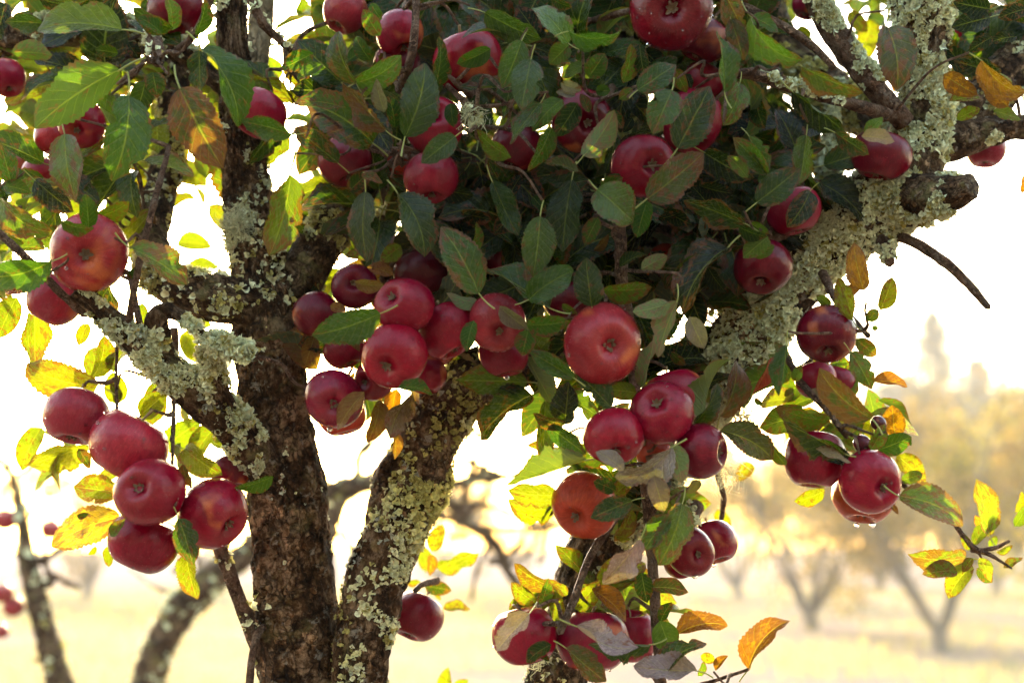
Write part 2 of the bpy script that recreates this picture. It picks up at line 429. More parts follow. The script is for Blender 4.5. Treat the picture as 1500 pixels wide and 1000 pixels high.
def tube(pts, ds=0.003, nr=None, lump=0.12, bark=0.03, seed=0, taper_end=False, world=False, knots=0.0, plate=0.0):
    """pts: (px, py, depth, radius px). Returns dict with verts, faces, cyl coords, normals, s"""
    P = [p[0] if world else at(p[0], p[1], p[2]) for p in pts]
    r = [p[1] if world else p[3] * K * p[2] for p in pts]
    c, rad = spline(P, r, ds)
    n = len(c)
    T = np.gradient(c, axis=0); T /= np.linalg.norm(T, axis=1)[:, None] + 1e-9
    N = np.zeros_like(c); a = np.array([0.0, 1.0, 0.0]); v = a - T[0] * T[0].dot(a)
    if np.linalg.norm(v) < 0.2: v = np.array([1.0, 0, 0]) - T[0] * T[0][0]
    N[0] = v / np.linalg.norm(v)
    for i in range(1, n):
        v = N[i - 1] - T[i] * T[i].dot(N[i - 1]); N[i] = v / np.linalg.norm(v)
    B = np.cross(T, N)
    seg = np.r_[0, np.cumsum(np.linalg.norm(np.diff(c, axis=0), axis=1))]
    if nr is None: nr = int(min(150, max(8, 2 * math.pi * max(rad) / ds)))
    th = np.linspace(0, 2 * math.pi, nr, endpoint=False)
    D = np.cos(th)[None, :, None] * N[:, None, :] + np.sin(th)[None, :, None] * B[:, None, :]
    R_ = np.repeat(rad[:, None], nr, 1); Sg = np.repeat(seg[:, None], nr, 1); Th = np.repeat(th[None], n, 0)
    mr = max(float(np.mean(rad)), 1e-4)
    cyl = np.stack([np.cos(Th) * mr, np.sin(Th) * mr, Sg], -1).reshape(-1, 3)
    q = cyl / mr
    so = np.array([seed * 3.7, seed * 1.3, seed * 5.1])
    d = lump * fbm(q * np.array([0.8, 0.8, 0.5]) + so, 3, seed)
    if knots: d = d + knots * np.maximum(0, vn(q * np.array([0.9, .9, 0.6]) + so + 9, seed + 5) - 0.35)
    d = d.reshape(n, nr) * R_
    if bark:
        fb = fbm(cyl * np.array([1, 1, 0.35]) * 110 + so, 4, seed + 3)
        d = d + (bark * 0.035 * (fb - np.abs(fbm(cyl * np.array([1, 1, .3]) * 60 + so, 3, seed + 8)) * 1.4)).reshape(n, nr)
    if plate:
        F1, F2 = worley((cyl + 0.004 * np.stack([fbm(cyl * 90, 2, 1), fbm(cyl * 90, 2, 2), fbm(cyl * 90, 2, 4)], 1)) * np.array([85, 85, 42]) + so, seed)
        pl = np.clip((F2 - F1) * 3.5, 0, 1); m = np.clip(fbm(cyl * 24 + so, 3, seed + 11) * 2.6 + 0.3, 0, 1)
        hgt = _h(np.floor(cyl[:, 0] * 80), np.floor(cyl[:, 1] * 80), np.floor(cyl[:, 2] * 60), 3) * 0.0
        d = d + (plate * m * (pl - 0.6)).reshape(n, nr)
    V = c[:, None, :] + D * (R_ + d)[..., None]
    idx = np.arange(n * nr).reshape(n, nr)
    a0 = idx[:-1]; a1 = idx[1:]
    F = np.stack([a0, np.roll(a0, -1, 1), np.roll(a1, -1, 1), a1], -1).reshape(-1, 4)
    V = V.reshape(-1, 3); nv = len(V)
    # rough cut ends
    e0 = c[0] - T[0] * rad[0] * 0.08; e1 = c[-1] + T[-1] * rad[-1] * (0.9 if taper_end else 0.02)
    V = np.vstack([V, e0, e1])
    f0 = np.stack([np.full(nr, nv), np.roll(idx[0], -1), idx[0], np.full(nr, nv)], -1)
    f1 = np.stack([np.full(nr, nv + 1), idx[-1], np.roll(idx[-1], -1), np.full(nr, nv + 1)], -1)
    cyl = np.vstack([cyl, [[0, 0, 0]], [[0, 0, seg[-1]]]])
    Fl = F.tolist() if False else F
    tri = np.vstack([f0[:, :3], f1[:, :3]])
    return dict(V=V, F=Fl, tri=tri, cyl=cyl, Nrm=D.reshape(-1, 3), c=c, rad=rad, seg=seg, n=n, nr=nr, ln=seg[-1], R=(R_ + d).reshape(-1), T=T)


def tube_mesh(name, t, mat):
    q = t['F']; tris = np.vstack([q[:, [0, 1, 2]], q[:, [0, 2, 3]], t['tri']])
    return mesh_np(name, t['V'], tris, mat, True, None, {'cyl': ('FLOAT_VECTOR', t['cyl'])})


MINT = np.array([0.70, 0.74, 0.50]); PALE = np.array([0.84, 0.84, 0.56]); OLIVE = np.array([0.44, 0.39, 0.13]); YEL = np.array([0.78, 0.73, 0.28]); GREY = np.array([0.44, 0.45, 0.38])


def lichen_mesh(t, count, cover, size=0.006, seed=0, cols=(MINT, PALE, OLIVE), srange=(0, 1), side=None, lift=0.0):
    """leafy lobes of lichen growing on a limb: ruffled little flakes in patches"""
    g = np.random.default_rng(seed); count = int(count * 1.6)
    nq = t['n'] * t['nr']
    pick = g.integers(0, nq, count * 6)
    s = t['cyl'][pick, 2] / t['ln']
    f = fbm(t['cyl'][pick] * 28 + seed * 7.7, 3, seed)
    ok = (f > (0.5 - cover)) & (s > srange[0]) & (s < srange[1])
    if side is not None:
        dv = np.array(side); dv = dv / np.linalg.norm(dv)
        ok &= (t['Nrm'][pick] @ dv) > g.uniform(-0.5, 0.6, len(pick))
    pick = pick[ok][:count]; f = f[ok][:count]; m = len(pick)
    if m == 0: return None
    P = t['V'][pick]; Nn = t['Nrm'][pick]
    rs = size * 0.78 * g.uniform(0.4, 1.45, m) * np.clip(0.7 + (f - (0.5 - cover)) * 1.0, 0.5, 1.5)
    # frames
    Nt = Nn + g.normal(0, 0.42, (m, 3)); Nt /= np.linalg.norm(Nt, axis=1)[:, None]
    A = np.cross(Nt, g.normal(0, 1, (m, 3))); A /= np.linalg.norm(A, axis=1)[:, None]; Bv = np.cross(Nt, A)
    k = 10
    th = np.linspace(0, 2 * math.pi, k, endpoint=False)[None] + g.uniform(0, 6, (m, 1))
    lobe = 0.78 + 0.34 * np.sin(th * 3 + g.uniform(0, 6, (m, 1))) * g.uniform(0.3, 1, (m, 1)) + g.uniform(-0.22, 0.22, (m, k))
    hz = g.uniform(0.05, 0.6, (m, 1)) + 0.42 * np.sin(th * 2 + g.uniform(0, 6, (m, 1))) + g.uniform(-0.2, 0.2, (m, k))
    lob2 = 0.5 + 0.1 * np.sin(th * 3); hz2 = hz * 0.35 + g.uniform(-0.1, 0.1, (m, k))
    r1 = rs[:, None]
    rim = P[:, None] + (A[:, None] * (np.cos(th) * lobe * r1)[..., None] + Bv[:, None] * (np.sin(th) * lobe * r1)[..., None] + Nt[:, None] * (hz * r1 + 0.0012)[..., None])
    midr = P[:, None] + (A[:, None] * (np.cos(th) * lob2 * r1)[..., None] + Bv[:, None] * (np.sin(th) * lob2 * r1)[..., None] + Nt[:, None] * (hz2 * r1 + 0.0008)[..., None])
    cen = (P + Nt * 0.0006)[:, None]
    V = np.concatenate([cen, midr, rim], 1)            # m, 1+2k, 3
    nb = 1 + 2 * k
    base = (np.arange(m) * nb)[:, None]
    j = np.arange(k); jn = (j + 1) % k
    f1 = np.stack([np.zeros(k, int), 1 + j, 1 + jn], -1)
    f2 = np.stack([1 + j, 1 + k + j, 1 + k + jn], -1); f3 = np.stack([1 + j, 1 + k + jn, 1 + jn], -1)
    FF = np.vstack([f1, f2, f3])
    F = (base[:, :, None] + FF[None]).reshape(-1, 3)
    mixn = fbm(t['cyl'][pick] * 14 + seed * 3.1, 2, seed + 2)
    w = np.clip(mixn * 1.6 + 0.5 + g.normal(0, 0.2, m), 0, 1)[:, None]
    c3 = (g.uniform(0, 1, m) < 0.14)[:, None]
    C = cols[0] * (1 - w) + cols[1] * w; C = np.where(c3, cols[2], C) * g.uniform(0.75, 1.12, (m, 1))
    CC = np.repeat(C[:, None], nb, 1); CC[:, 0] *= 0.55; CC[:, 1:1 + k] *= 0.85
    CC = np.concatenate([CC, np.ones((m, nb, 1))], -1)
    return mesh_np('lichen', V.reshape(-1, 3), F, M_LICH, False, None, {'tint': ('FLOAT_COLOR', CC.reshape(-1, 4))})


def strands_mesh(P, n, ln, seed, down=0.6):
    """hair-like tufts of beard lichen"""
    g = np.random.default_rng(seed); V = []; F = []; C = []
    for i in range(n):
        p = np.array(P) + g.normal(0, 0.006, 3); d = g.normal(0, 1, 3); d[2] -= down; d /= np.linalg.norm(d)
        w = np.cross(d, g.normal(0, 1, 3)); w /= np.linalg.norm(w); b = len(V); m = 6
        for j in range(m):
            q = p + d * ln * g.uniform(0.8, 1.2) * j / m; d = d + g.normal(0, 0.28, 3); d /= np.linalg.norm(d)
            th = 0.0006 * (1 - j / m * 0.6); V += [q - w * th, q + w * th]; C += [[0.42, 0.42, 0.26, 1]] * 2
        for j in range(m - 1): F.append((b + 2 * j, b + 2 * j + 1, b + 2 * j + 3, b + 2 * j + 2))
    return mesh_np('beard', np.array(V), np.array(F), M_LICH, False, None, {'tint': ('FLOAT_COLOR', np.array(C))})


tree = empty('apple_tree', at(600, 2900, 1.65), 'old apple tree with lichen crusted limbs, loaded with red apples, filling the foreground', 'tree')
bpy.context.view_layer.update()
TI = Matrix.Translation(-tree.location)


def part(name, me, parent=tree):
    o = link(name, me, parent)
    if parent is tree: o.matrix_parent_inverse = TI
    return o


WOOD = []


def limb(name, pts, mat, lich=(), **kw):
    t = tube(pts, **kw); WOOD.append(t['c'][::3])
    o = part(name, tube_mesh(name, t, mat))
    for i, L in enumerate(lich):
        me = lichen_mesh(t, seed=kw.get('seed', 0) * 10 + i + 1, **L)
        if me: tag(part('lichen', me, o), kind='stuff')
    return o, t


TC = (-0.15, -1, 0.35)     # the side of a limb that faces the viewer and the open sky
limb('trunk', [(600, 2950, 1.66, 150), (585, 2500, 1.65, 112), (560, 1900, 1.62, 95), (545, 1500, 1.60, 88), (500, 1230, 1.57, 78)], M_TRUNK, ds=0.009, lump=0.1, bark=0.2, seed=1)
# left main limb
limb('limb', [(520, 1400, 1.585, 72), (470, 1120, 1.56, 66), (447, 1000, 1.55, 66), (436, 900, 1.55, 62), (422, 750, 1.55, 57), (405, 620, 1.55, 50), (394, 520, 1.55, 50), (388, 450, 1.56, 50), (372, 350, 1.58, 40), (356, 240, 1.59, 34), (345, 120, 1.58, 24), (338, 0, 1.58, 22), (335, -120, 1.58, 20)],
     M_TRUNK, [dict(count=620, cover=0.38, size=0.006, srange=(0.60, 1), side=TC), dict(count=90, cover=0.16, size=0.006, srange=(0.0, 0.62), side=TC, cols=(PALE, YEL, YEL)), dict(count=110, cover=0.25, size=0.005, srange=(0.3, 0.66), side=(0.9, -0.6, 0.2), cols=(GREY, PALE, OLIVE))],
     ds=0.0022, lump=0.10, bark=0.13, seed=2, knots=0.3, plate=0.0055)
# middle limb leaning right
limb('limb', [(560, 1420, 1.58, 55), (530, 1150, 1.53, 48), (527, 1000, 1.52, 44), (545, 870, 1.53, 46), (567, 800, 1.54, 48), (593, 740, 1.55, 50), (637, 620, 1.57, 48), (692, 552, 1.58, 42), (765, 530, 1.60, 34), (850, 500, 1.64, 30), (930, 420, 1.70, 25), (980, 330, 1.75, 20)],
     M_TRUNK, [dict(count=1700, cover=0.46, size=0.005, srange=(0.22, 0.62), side=(1.2, -0.45, 0.1), cols=(YEL, PALE, OLIVE)), dict(count=600, cover=0.5, size=0.005, srange=(0.55, 0.95), side=TC, cols=(OLIVE, YEL, OLIVE)), dict(count=260, cover=0.5, size=0.004, srange=(0.25, 0.65), side=(-1, -.2, .1), cols=(OLIVE, GREY, OLIVE))],
     ds=0.0026, lump=0.11, bark=0.13, seed=3, knots=0.25, plate=0.0035)
# great right-hand limb, a long diagonal
limb('limb', [(640, 1560, 1.60, 58), (770, 1120, 1.57, 50), (815, 1000, 1.56, 44), (858, 835, 1.57, 42), (920, 740, 1.58, 40), (985, 660, 1.59, 42), (1045, 570, 1.59, 44), (1098, 488, 1.58, 52), (1165, 410, 1.58, 46), (1238, 338, 1.57, 52), (1310, 268, 1.56, 58), (1352, 180, 1.56, 42), (1350, 90, 1.56, 33), (1352, 0, 1.56, 42), (1340, -120, 1.57, 32)],
     M_LIMB, [dict(count=5000, cover=0.74, size=0.0050, srange=(0.44, 1.0), side=TC), dict(count=300, cover=0.36, size=0.0055, srange=(0.18, 0.46), side=TC, cols=(YEL, PALE, OLIVE)), dict(count=700, cover=0.42, size=0.0085, srange=(0.5, 1.0), side=(0.2, -0.9, 0.1), cols=(PALE, MINT, GREY)), dict(count=350, cover=0.4, size=0.0038, srange=(0.45, 1.0), side=TC, cols=(YEL, PALE, OLIVE))],
     ds=0.0026, lump=0.14, bark=0.10, seed=4, knots=0.4, plate=0.0015)
# knob at the crotch running left, then up behind the leaves
limb('limb', [(392, 452, 1.56, 44), (340, 440, 1.53, 36), (285, 428, 1.53, 33), (238, 405, 1.56, 30), (222, 350, 1.60, 26), (238, 270, 1.66, 24), (255, 150, 1.70, 22), (262, 0, 1.75, 20), (262, -120, 1.8, 18)],
     M_LIMB, [dict(count=700, cover=0.42, size=0.0045, side=TC, cols=(OLIVE, YEL, MINT)), dict(count=160, cover=0.35, size=0.006, side=TC)], lump=0.14, bark=0.10, seed=5, knots=0.3)
limb('limb', [(405, 470, 1.57, 44), (440, 410, 1.58, 36), (478, 340, 1.60, 33), (525, 270, 1.64, 30), (560, 190, 1.70, 26), (585, 80, 1.75, 22), (600, -100, 1.80, 18)],
     M_LIMB, [dict(count=800, cover=0.55, size=0.005, side=TC, cols=(OLIVE, MINT, YEL))], lump=0.13, bark=0.10, seed=6, knots=0.2)
# sawn branch reaching left out of the trunk, with its two stubs
limb('branch', [(420, 712, 1.55, 34), (385, 678, 1.52, 31), (338, 622, 1.49, 30), (278, 568, 1.46, 29), (232, 532, 1.45, 25), (190, 492, 1.44, 21), (150, 456, 1.43, 17), (112, 424, 1.42, 16)],
     M_LIMB, [dict(count=1050, cover=0.44, size=0.0054, side=(0.0, -0.8, 0.7)), dict(count=350, cover=0.35, size=0.005, side=(0, -1, -0.5), cols=(MINT, GREY, OLIVE))], lump=0.13, bark=0.09, seed=7, knots=0.25)
limb('spur', [(330, 622, 1.49, 24), (318, 575, 1.46, 20), (308, 530, 1.45, 18), (312, 505, 1.44, 17), (340, 512, 1.42, 15), (372, 522, 1.41, 11)],
     M_LIMB, [dict(count=420, cover=0.62, size=0.0062, side=(0.2, -0.8, 0.6))], lump=0.22, bark=0.09, seed=8, knots=0.5)
limb('spur', [(246, 548, 1.46, 19), (236, 505, 1.45, 17), (230, 470, 1.44, 16), (240, 452, 1.44, 12), (262, 462, 1.43, 9), (296, 488, 1.42, 6)],
     M_LIMB, [dict(count=160, cover=0.45, size=0.006, side=(-.8, -0.8, 0.3))], lump=0.22, bark=0.09, seed=9, knots=0.5)
# bare pale wood behind, top left, and the shaded bough across the corner
limb('branch', [(384, -120, 1.72, 22), (384, 0, 1.72, 19), (376, 90, 1.70, 18), (360, 190, 1.66, 17)], M_WOOD, lump=0.06, bark=0.05, seed=10)
limb('branch', [(-120, 70, 1.60, 32), (0, 58, 1.60, 28), (90, 42, 1.60, 26), (180, 44, 1.61, 22), (255, 70, 1.62, 17), (330, 130, 1.62, 14)],
     M_LIMB, [dict(count=520, cover=0.5, size=0.007, side=TC)], lump=0.16, bark=0.09, seed=11, knots=0.3)
# right-hand side: cut stubs and boughs
limb('branch', [(1300, 285, 1.55, 44), (1350, 290, 1.52, 36), (1390, 284, 1.49, 25), (1424, 272, 1.47, 19)],
     M_LIMB, [dict(count=700, cover=0.62, size=0.0065, srange=(0, 0.8), side=(0.1, -0.8, 0.2))], lump=0.2, bark=0.10, seed=12, knots=0.5)
limb('branch', [(1345, 215, 1.56, 34), (1400, 205, 1.56, 29), (1450, 192, 1.56, 24), (1500, 186, 1.56, 18), (1560, 180, 1.56, 16)],
     M_LIMB, [dict(count=420, cover=0.5, size=0.006, srange=(0, 0.75), side=TC)], lump=0.16, bark=0.1, seed=13, knots=0.3)
limb('branch', [(1405, 195, 1.62, 36), (1440, 150, 1.63, 40), (1480, 105, 1.64, 38), (1540, 40, 1.66, 36)],
     M_LIMB, [dict(count=120, cover=0.35, size=0.006, side=TC)], lump=0.15, bark=0.12, seed=14, knots=0.3)
limb('branch', [(1325, 178, 1.54, 17), (1300, 150, 1.53, 17), (1262, 105, 1.53, 18), (1225, 55, 1.53, 19), (1195, 0, 1.53, 17), (1160, -90, 1.53, 15)],
     M_TWIG, [dict(count=800, cover=0.7, size=0.006, srange=(0.22, 1.0), side=(0.8, -0.7, 0.3))], lump=0.14, bark=0.05, seed=15, knots=0.3)
limb('branch', [(1330, 180, 1.55, 12), (1285, 163, 1.51, 10), (1230, 148, 1.48, 9), (1170, 131, 1.46, 9), (1120, 114, 1.45, 9), (1068, 104, 1.44, 8)],
     M_TWIG, [dict(count=150, cover=0.36, size=0.007, side=(0, -0.5, 1.0))], lump=0.14, bark=0.05, seed=16, knots=0.4)
limb('branch', [(1232, 330, 1.60, 18), (1216, 290, 1.62, 15), (1214, 240, 1.64, 13), (1216, 190, 1.66, 11), (1225, 120, 1.7, 10)],
     M_LIMB, [dict(count=420, cover=0.7, size=0.006, side=TC)], lump=0.16, bark=0.1, seed=17, knots=0.3)
limb('branch', [(1100, -60, 1.8, 48), (1110, 30, 1.8, 46), (1150, 90, 1.78, 40), (1240, 150, 1.72, 34), (1330, 210, 1.62, 26)],
     M_LIMB, [dict(count=900, cover=0.6, size=0.007, side=TC, cols=(OLIVE, YEL, MINT))], lump=0.14, bark=0.1, seed=18, ds=0.004, knots=0.3)
limb('branch', [(880, -90, 1.85, 40), (890, 20, 1.85, 40), (905, 120, 1.84, 36), (925, 250, 1.80, 28), (940, 400, 1.72, 22)],
     M_LIMB, [dict(count=800, cover=0.6, size=0.007, side=TC, cols=(OLIVE, YEL, OLIVE))], lump=0.14, bark=0.1, seed=19, ds=0.004, knots=0.3)
limb('branch', [(640, -90, 1.95, 20), (632, 0, 1.94, 18), (628, 120, 1.90, 18), (610, 260, 1.80, 18), (560, 330, 1.7, 16)],
     M_LIMB, [dict(count=420, cover=0.6, size=0.007, side=TC)], lump=0.14, bark=0.1, seed=20, ds=0.004, knots=0.3)

# bare twigs and shoots: (points), lichen count
TW = [
    ([(1308, 344, 1.55, 8), (1345, 358, 1.52, 8), (1385, 385, 1.50, 8), (1420, 417, 1.49, 7), (1448, 450, 1.48, 5)], 0),
    ([(1290, 345, 1.55, 13), (1298, 365, 1.53, 12), (1303, 386, 1.52, 8)], 60),
    ([(-60, 290, 1.40, 6), (0, 342, 1.40, 6), (45, 385, 1.40, 6), (85, 425, 1.41, 6), (125, 460, 1.43, 7)], 0),
    ([(248, 215, 1.44, 4), (225, 300, 1.41, 5), (205, 380, 1.40, 5), (188, 470, 1.42, 5)], 0),
    ([(190, 400, 1.50, 5), (200, 450, 1.46, 5), (210, 510, 1.45, 6)], 0),
    ([(255, 480, 1.52, 6), (258, 540, 1.52, 6), (262, 575, 1.50, 6)], 0),
    ([(256, 560, 1.46, 4), (254, 620, 1.43, 3.6), (252, 690, 1.42, 3)], 0),
    ([(172, 500, 1.46, 3), (170, 560, 1.45, 3), (172, 612, 1.44, 4), (178, 628, 1.43, 4)], 0),
    ([(318, 790, 1.50, 11), (340, 850, 1.50, 11), (362, 910, 1.51, 11), (380, 960, 1.53, 11), (398, 1010, 1.55, 12)], 20),
    ([(362, 1030, 1.47, 7), (370, 960, 1.48, 6), (378, 925, 1.50, 6), (392, 915, 1.53, 6)], 0),
    ([(898, 290, 1.52, 12), (908, 340, 1.46, 10), (912, 420, 1.46, 10), (922, 480, 1.49, 10), (932, 580, 1.50, 9), (945, 700, 1.47, 9), (955, 810, 1.45, 8), (962, 920, 1.44, 8), (970, 1020, 1.44, 8)], 0),
    ([(905, 748, 1.50, 7), (887, 778, 1.47, 7), (862, 820, 1.44, 6), (842, 875, 1.42, 6), (820, 925, 1.40, 6)], 0),
    ([(612, -60, 1.42, 6), (610, 0, 1.42, 6), (606, 60, 1.41, 6.5), (598, 100, 1.42, 7), (585, 132, 1.45, 8)], 0),
    ([(360, -20, 1.50, 7), (382, 30, 1.50, 7), (410, 60, 1.52, 6), (434, 84, 1.54, 5)], 20),
    ([(254, 80, 1.52, 6), (285, 50, 1.48, 6), (308, 0, 1.46, 6), (318, -60, 1.46, 6)], 0),
    ([(1030, -10, 1.56, 6), (1100, 14, 1.52, 6), (1150, 40, 1.50, 6), (1190, 68, 1.50, 6), (1222, 100, 1.50, 5)], 0),
    ([(870, 30, 1.50, 6), (900, 22, 1.48, 6), (935, 14, 1.46, 5)], 0),
    ([(1150, 520, 1.52, 6), (1180, 568, 1.47, 6), (1214, 604, 1.44, 5), (1240, 640, 1.43, 4)], 0),
    ([(1205, 400, 1.52, 7), (1225, 440, 1.47, 6), (1250, 468, 1.44, 5), (1272, 492, 1.42, 5)], 0),
    ([(1290, 690, 1.45, 4), (1340, 722, 1.42, 3.2), (1388, 756, 1.40, 3.6), (1424, 800, 1.39, 4.6), (1450, 812, 1.38, 3.4), (1482, 832, 1.37, 1.8)], 0),
    ([(1424, 806, 1.39, 3), (1458, 802, 1.38, 3.5), (1478, 792, 1.38, 2.5)], 0),
    ([(940, 1040, 1.44, 4), (1020, 1005, 1.42, 3.5), (1060, 992, 1.41, 3), (1096, 980, 1.40, 2.5)], 0),
    ([(700, 470, 1.52, 7), (740, 500, 1.54, 8), (780, 525, 1.58, 9)], 0),
    ([(540, 480, 1.54, 9), (565, 420, 1.56, 10), (560, 330, 1.62, 12)], 0),
    ([(232, 90, 1.44, 10), (226, 60, 1.50, 11), (215, 45, 1.58, 12)], 30),
    ([(588, 228, 1.45, 7), (575, 240, 1.52, 8), (545, 262, 1.6, 9)], 0),
    ([(690, 138, 1.44, 7), (672, 125, 1.42, 6), (658, 112, 1.42, 4)], 0),
    ([(655, 125, 1.43, 4), (690, 160, 1.41, 6), (700, 190, 1.40, 4)], 40),
    ([(905, 120, 1.60, 7), (895, 130, 1.50, 6), (892, 140, 1.46, 6)], 0),
    ([(1005, 360, 1.66, 10), (960, 330, 1.6, 10), (915, 320, 1.55, 10)], 0),
    ([(1160, 340, 1.56, 7), (1130, 350, 1.52, 6), (1110, 345, 1.48, 5)], 0),
    ([(1020, 740, 1.53, 11), (1010, 770, 1.50, 9), (1005, 805, 1.48, 6)], 40),
    ([(640, 850, 1.62, 6), (620, 855, 1.58, 5), (608, 865, 1.56, 4)], 0),
    ([(1050, 690, 1.62, 5), (1060, 730, 1.64, 5), (1055, 770, 1.66, 4)], 0),
]
for i, (pts, nl) in enumerate(TW):
    lich = [dict(count=nl, cover=0.5, size=0.0055, side=TC)] if nl else []
    limb('twig', pts, M_TWIG, lich, ds=0.004, nr=9, lump=0.16, bark=0.02, seed=40 + i, taper_end=True, knots=0.5)
for j, (x, y, d, n, ln) in enumerate([(1090, 612, 1.55, 90, 0.03), (1075, 600, 1.54, 60, 0.02), (338, 330, 1.53, 120, 0.022), (352, 318, 1.52, 80, 0.02), (1062, 690, 1.58, 60, 0.03), (790, 965, 1.5, 40, 0.02), (690, 165, 1.4, 60, 0.02)]):
    tag(part('beard_lichen', strands_mesh(at(x, y, d), n, ln, 70 + j)), kind='stuff')
# ------------------------------------------------------------------ apples
def apple_mesh(seed):
    g = np.random.default_rng(seed)
    nt, na = 34, 44
    u = np.linspace(0, 1, nt)                       # 0 calyx pole .. 1 stem pole
    ph = math.pi * u
    el = 0.965 + 0.06 * g.uniform(-1, 1)
    r = np.sin(ph) ** 0.86; z = -np.cos(ph) * el
    # basins
    z = z + 0.36 * np.exp(-(u / 0.092) ** 2) - 0.40 * np.exp(-((1 - u) / 0.12) ** 2)
    r = r * (1 + 0.05 * np.sin(math.pi * (u - 0.15)))
    th = np.linspace(0, 2 * math.pi, na, endpoint=False)
    lob = 1 + 0.022 * np.cos(5 * th[None] + g.uniform(0, 6)) * (0.3 + np.exp(-(u[:, None] / 0.25) ** 2) * 1.4) + 0.03 * np.cos(2 * th[None] + g.uniform(0, 6))
    X = r[:, None] * lob * np.cos(th); Y = r[:, None] * lob * np.sin(th); Z = np.repeat(z[:, None], na, 1)
    V = np.stack([X, Y, Z], -1).reshape(-1, 3)
    nrm = V / (np.linalg.norm(V, axis=1)[:, None] + 1e-6)
    V = V + nrm * (0.045 * fbm(V * 0.9 + seed * 7, 2, seed))[:, None] * np.minimum(1, np.linalg.norm(V[:, :2], axis=1) * 2)[:, None]
    V[:, 2] += 0.07 * V[:, 0] * g.uniform(-1, 1)
    idx = np.arange(nt * na).reshape(nt, na)
    a0, a1 = idx[1:-2], idx[2:-1]
    F = np.stack([a0, np.roll(a0, -1, 1), np.roll(a1, -1, 1), a1], -1).reshape(-1, 4)
    tr = np.vstack([F[:, [0, 1, 2]], F[:, [0, 2, 3]], np.stack([np.full(na, idx[0, 0]), np.roll(idx[1], -1), idx[1]], -1), np.stack([np.full(na, idx[-1, 0]), idx[-2], np.roll(idx[-2], -1)], -1)])
    return mesh_np('apple', V, tr, M_APPLE)


def calyx_mesh(seed):
    g = np.random.default_rng(seed); V = []; F = []
    for k in range(6):
        a = 2 * math.pi * k / 6 + g.uniform(-0.3, 0.3); l = g.uniform(0.12, 0.20); w = 0.055
        ca, sa = math.cos(a), math.sin(a); b = len(V)
        for (rr, ww, zz) in ((0.02, w * 0.7, -0.60), (l * 0.6, w, -0.70 - g.uniform(0, 0.05)), (l, w * 0.7, -0.73 - g.uniform(0, 0.05)), (l * g.uniform(0.6, 1.3), 0.006, -0.79 - g.uniform(0, 0.06))):
            V += [(ca * rr - sa * ww, sa * rr + ca * ww, zz), (ca * rr, sa * rr, zz + 0.025), (ca * rr + sa * ww, sa * rr - ca * ww, zz)]
        for j in range(3):
            q = b + 3 * j; F += [(q, q + 1, q + 4, q + 3), (q + 1, q + 2, q + 5, q + 4)]
    b = len(V)
    for k in range(8):
        a = 2 * math.pi * k / 8; V.append((math.cos(a) * 0.075, math.sin(a) * 0.075, -0.655))
    V.append((0, 0, -0.63)); F += [(b + 8, b + k, b + (k + 1) % 8) for k in range(8)]
    return mesh_np('calyx', np.array(V), F, M_CALYX, False)


def stem_mesh(seed):
    g = np.random.default_rng(seed)
    p = np.array([[0, 0, 0.46], [0.02, 0.0, 0.62], [0.05 + g.uniform(-.05, .05), 0.03, 0.82], [0.12 * g.uniform(-1, 1), 0.1 * g.uniform(-1, 1), 1.08]])
    c, r = spline(p, [0.05, 0.035, 0.032, 0.05], 0.05); V = []; n = 7
    for i in range(len(c)):
        for k in range(n):
            a = 2 * math.pi * k / n; V.append((c[i][0] + r[i] * math.cos(a), c[i][1] + r[i] * math.sin(a), c[i][2]))
    F = [(i * n + k, i * n + (k + 1) % n, (i + 1) * n + (k + 1) % n, (i + 1) * n + k) for i in range(len(c) - 1) for k in range(n)]
    F.append(tuple(range((len(c) - 1) * n, len(c) * n)))
    return mesh_np('stem', np.array(V), F, M_STEM)


AM = [apple_mesh(i) for i in range(8)]; CMh = [calyx_mesh(i) for i in range(4)]; SM = [stem_mesh(i) for i in range(4)]


def drops_mesh(me, seed, n, tocam):
    """water beads sitting on the skin that faces the viewer"""
    g = np.random.default_rng(seed)
    co = np.empty(len(me.vertices) * 3, dtype=np.float32); me.vertices.foreach_get('co', co); co = co.reshape(-1, 3)
    nn = np.empty(len(me.vertices) * 3, dtype=np.float32); me.vertices.foreach_get('normal', nn); nn = nn.reshape(-1, 3)
    ok = np.where((nn @ np.array(tocam) > 0.15) & (np.linalg.norm(co[:, :2], axis=1) > 0.3))[0]
    if not len(ok): return None
    V = []; F = []
    for k in range(n):
        i = g.choice(ok); p = co[i] + g.normal(0, 0.02, 3); nr_ = nn[i]; r = 0.02 * g.uniform(0.5, 1.0) if g.uniform() < 0.8 else g.uniform(0.028, 0.05)
        p = p + nr_ * r * 0.25
        b = len(V)
        for a in range(5):
            ph = math.pi * a / 4
            for c in range(8):
                th = math.pi * c / 4; V.append(p + r * np.array([math.sin(ph) * math.cos(th), math.sin(ph) * math.sin(th), math.cos(ph)]))
        for a in range(4):
            for c in range(8): F.append((b + a * 8 + c, b + (a + 1) * 8 + c, b + (a + 1) * 8 + (c + 1) % 8, b + a * 8 + (c + 1) % 8))
    return mesh_np('water_drops', np.array(V), np.array(F), M_WATER)


